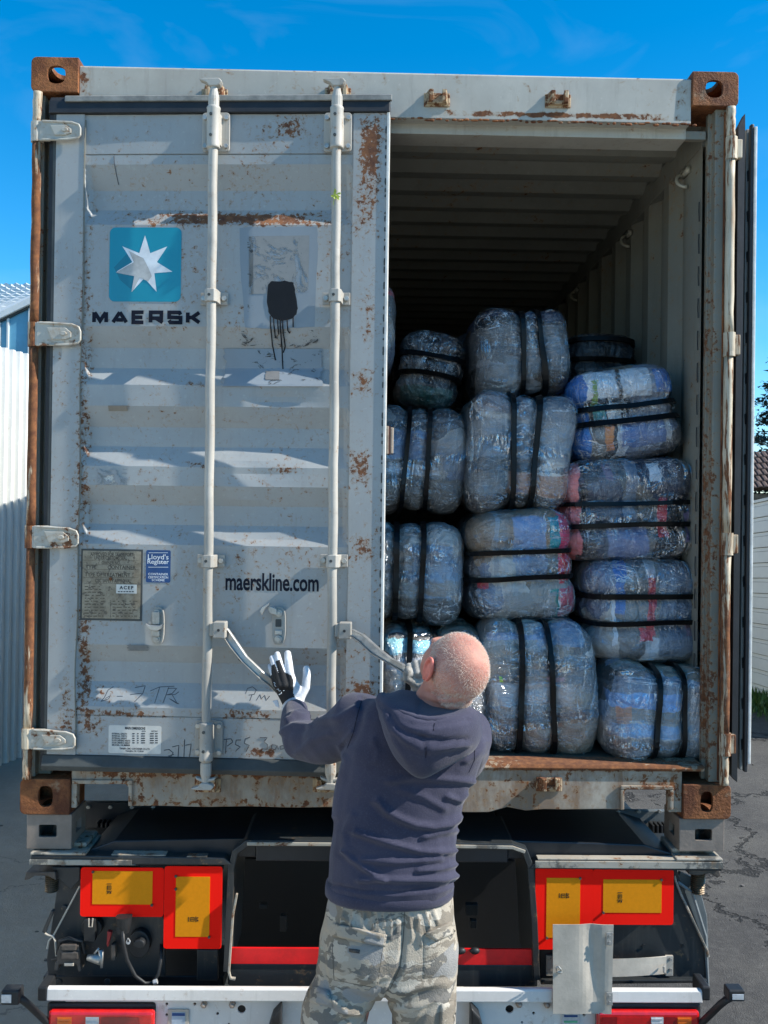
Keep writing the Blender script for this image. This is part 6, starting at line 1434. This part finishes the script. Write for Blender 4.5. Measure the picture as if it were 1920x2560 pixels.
MB().prism([(e0[0], e0[1]-.03), (e0[0], e0[1]-.004), (e1[0], e1[1]-.004), (e1[0], e1[1]-.03)], YB-.02, YB+.04).build('eaves_shade_strip', DARKIN, TB)  # dark strip stands in for the shade under the fascia
mb = MB(); vs = []; nx_, ny_ = 30, 64
for j_ in range(ny_+1):
    for i_ in range(nx_+1):
        px = -260+375*i_/nx_; fy = 925+(745-925)*(px+260)/375-12; py = fy+(713-fy)*j_/ny_ if fy > 713 else fy; k_ = fy-py; ph = (k_/13.0) % 1.0
        q = P(px, py, YB-.05+k_*.012); q.z += .035*(1 if .15 < ph < .6 else 0); vs.append(q)
mb.add(vs, [(j_*(nx_+1)+i_, j_*(nx_+1)+i_+1, (j_+1)*(nx_+1)+i_+1, (j_+1)*(nx_+1)+i_) for j_ in range(ny_) for i_ in range(nx_)])
ob = mb.build('ribbed_roof', WHS, TB); sm_ = ob.modifiers.new('s', 'SOLIDIFY'); sm_.thickness = .004
# right fence of horizontal white boards, parts: board
gA, gB_ = gpt(1866, 1748), gpt(1920, 1768); fd = (gB_-gA); fd.z = 0; fd.normalize()
F0 = gA-fd*6.0; F1 = gA+fd*3.2
TF = thing('board_fence', (gA.x, gA.y, GZ), 'white fence of horizontal boards at the right edge below the tiled roof', 'fence')
FW = simple('white_board_paint', (.74, .75, .70), .55, 0, .05, 3, .15); FG = simple('grey_board_gap', (.20, .21, .19), .7)
slope_t = .10; zt0 = 1.026+(1308-1262)/2400*(gA.y-CAM.y); zb0 = GZ+.05
fn = Vector((fd.y, -fd.x, 0)); fn = fn if fn.x < 0 else -fn
def fp_(s_, h_, o_): # s along from gA, h 0..1 height
    top = zt0+s_*slope_t; b_ = gA+fd*s_; return (b_.x+fn.x*o_, b_.y+fn.y*o_, zb0+(top-zb0)*h_)
nb_ = 13
for k in range(nb_):
    for (ha, hb, o_, nm, mt) in ((k/nb_+.001, (k+.72)/nb_, .022, 'board', FW), ((k+.745)/nb_, (k+.965)/nb_, .014, 'board', FW)):
        mb = MB(); q = [fp_(-4.5, ha, 0), fp_(-4.5, ha, o_), fp_(-4.5, hb, o_*.75), fp_(-4.5, hb, 0)]; q2 = [fp_(2.2, ha, 0), fp_(2.2, ha, o_), fp_(2.2, hb, o_*.75), fp_(2.2, hb, 0)]
        mb.loft([q, q2]); mb.build(nm, mt, TF)
mb = MB(); mb.loft([[fp_(s_, 0, -.02), fp_(s_, 0, -.001), fp_(s_, 1, -.001), fp_(s_, 1, -.02)] for s_ in (-4.5, 2.2)]); mb.build('backing', FG, TF)
mb = MB(); mb.loft([[fp_(s_, 1, -.03), fp_(s_, 1, .03), tuple(Vector(fp_(s_, 1, .03))+Vector((0, 0, .03))), tuple(Vector(fp_(s_, 1, -.03))+Vector((0, 0, .03)))] for s_ in (-4.5, 2.2)]); mb.build('cap_rail', FW, TF)
mb = MB(); mb.loft([[tuple(Vector(fp_(s_, 0, 0))*1+fn*o_+Vector((0, 0, z_-zb0))) for o_, z_ in ((-.05, GZ-.02), (.05, GZ-.02), (.04, zb0), (-.05, zb0))] for s_ in (-4.5, 2.2)]); mb.build('mossy_plinth', simple('mossy_concrete', (.16, .16, .07), .9, 0, .3, 8, .5), TF)
# tiled-roof house behind the fence
TH_ = thing('tiled_house', (6.9, 13, GZ), 'house with brown tiled roof and brick wall showing over the white fence', 'house')
BR = simple('mottled_brick', (.16, .115, .075), .9, 0, .45, 14, .6); TL = simple('brown_roof_tile', (.085, .055, .045), .8, 0, .35, 12, .4)
Yh = 12.5; xw0 = P(1820, 1200, Yh).x; zr0 = P(1890, 1232, Yh).z; zr1 = zr0+.62
MB().box(xw0, xw0+6, Yh, Yh+5, GZ, zr0-.02).build('wall', BR, TH_)
mb = MB(); nrow = 6; rr_ = random.Random(9)
rs = Vector((0, .75, zr1-zr0)); 
for r_i in range(nrow):
    f0 = r_i/nrow
    for c_i in range(44):
        x = xw0-.1+c_i*.10+(.05 if r_i % 2 else 0); b0 = Vector((x, Yh-.12, zr0+.10*(c_i*.10)*.9))+rs*f0+Vector((0, 0, rr_.uniform(-.004, .004)))
        rings = []
        for t_ in (0, 1):
            q = b0+rs*(1/nrow)*t_*1.15+Vector((0, 0, .03*(1-t_))); rings.append([tuple(q+Vector((.048*math.cos(a), 0, .028*math.sin(a)))) for a in [math.pi*i/4 for i in range(5)]]+[tuple(q+Vector((.048*math.cos(a), 0, .012*math.sin(a)-.005))) for a in [math.pi*i/4 for i in range(4, -1, -1)]])
        mb.loft(rings)
ob = mb.build('roof_tile', TL, TH_); tag(ob, kind='stuff')
MB().prism([(xw0-.1, zr0-.03), (xw0+4.4, zr0+.42), (xw0+4.4, zr0+1.0), (xw0-.1, zr0+.58)], Yh+.65, Yh+5).build('roof_back', TL, TH_)
# conifer
TT = thing('conifer_tree', (P(1975, 1100, 24).x, 24, GZ), 'dark conifer rising behind the tiled roof at the right edge', 'tree')
BARK = simple('bark', (.06, .045, .035), .9, 0, .3, 10, .5); NEED = simple('dark_needles', (.020, .040, .028), .7, 0, .5, 2, .2)
tb = Vector((P(1975, 1100, 24).x, 24, GZ)); top = P(1975, 830, 24).z; Hh = top-GZ
MB().tube([tb, tb+Vector((0, 0, Hh*.5)), tb+Vector((0, 0, Hh))], [.22, .14, .02], 10).build('trunk', BARK, TT)
mb = MB(); rr_ = random.Random(11); bmb = MB()
for i in range(230):
    k = rr_.random()**.9; z = GZ+1.2+(Hh-1.3)*k; R3_ = (1-k)*2.3+.15; a = rr_.uniform(0, 6.283); r = R3_*rr_.uniform(.75, 1.1)
    st_ = tb+Vector((0, 0, z-GZ)); en = st_+Vector((math.cos(a)*r, math.sin(a)*r, r*rr_.uniform(-.05, .25))); bmb.tube([st_, en], [.03, .008], 5)
    for j in range(60):
        f_ = rr_.uniform(.25, 1.05); q = st_.lerp(en, f_)+Vector((rr_.gauss(0, .10), rr_.gauss(0, .10), rr_.gauss(0, .055))); d_ = Vector((rr_.uniform(-1, 1), rr_.uniform(-1, 1), rr_.uniform(-.3, .7))).normalized()
        w_ = d_.cross(Vector((rr_.uniform(-1, 1), rr_.uniform(-1, 1), 1))).normalized()*rr_.uniform(.035, .06); L_ = rr_.uniform(.08, .17)
        mb.add([q-w_, q+d_*L_*.5-w_*.4, q+d_*L_, q+w_], [(0, 1, 2, 3)])
bmb.build('branch', BARK, TT); tag(bpy.data.objects['branch'], kind='stuff'); tag(mb.build('crown', NEED, TT), kind='stuff')
# weeds at the foot of the fence
mb = MB(); rr_ = random.Random(12); 
for i in range(5200):
    s_ = rr_.uniform(-2.6, 1.6); o_ = abs(rr_.gauss(.05, .16)); b_ = gA+fd*s_+fn*o_; b_.z = GZ; h_ = rr_.uniform(.03, .20)*(1.2-min(1, o_*1.8)); a = rr_.uniform(0, 6.28); d_ = Vector((math.cos(a)*.5, math.sin(a)*.5, 1))*h_; w_ = Vector((math.sin(a), -math.cos(a), 0))*rr_.uniform(.004, .014)
    mb.add([b_-w_*.4, b_+d_*.6-w_, b_+d_, b_+d_*.6+w_], [(0, 1, 2, 3)])
WEED = simple('weed_leaves', (.085, .16, .035), .6, 0, .45, 6, .1)
tag(mb.build('grass', WEED), 'green weeds growing along the foot of the white board fence', 'weeds', kind='stuff')
rr_ = random.Random(21); mb = MB()
for i in range(420):
    x, y = rr_.uniform(-3.5, -1.3) if rr_.random() < .4 else rr_.uniform(1.3, 6), rr_.uniform(-2.5, 9); r = rr_.uniform(.003, .012); mb.ell((x, y, GZ+r*.5), (r*rr_.uniform(.8, 1.5), r, r*.7), None, 6, 4)
tag(mb.build('gravel', simple('grit', (.12, .11, .10), .9), None), 'loose grit scattered over the asphalt', 'grit', kind='stuff')
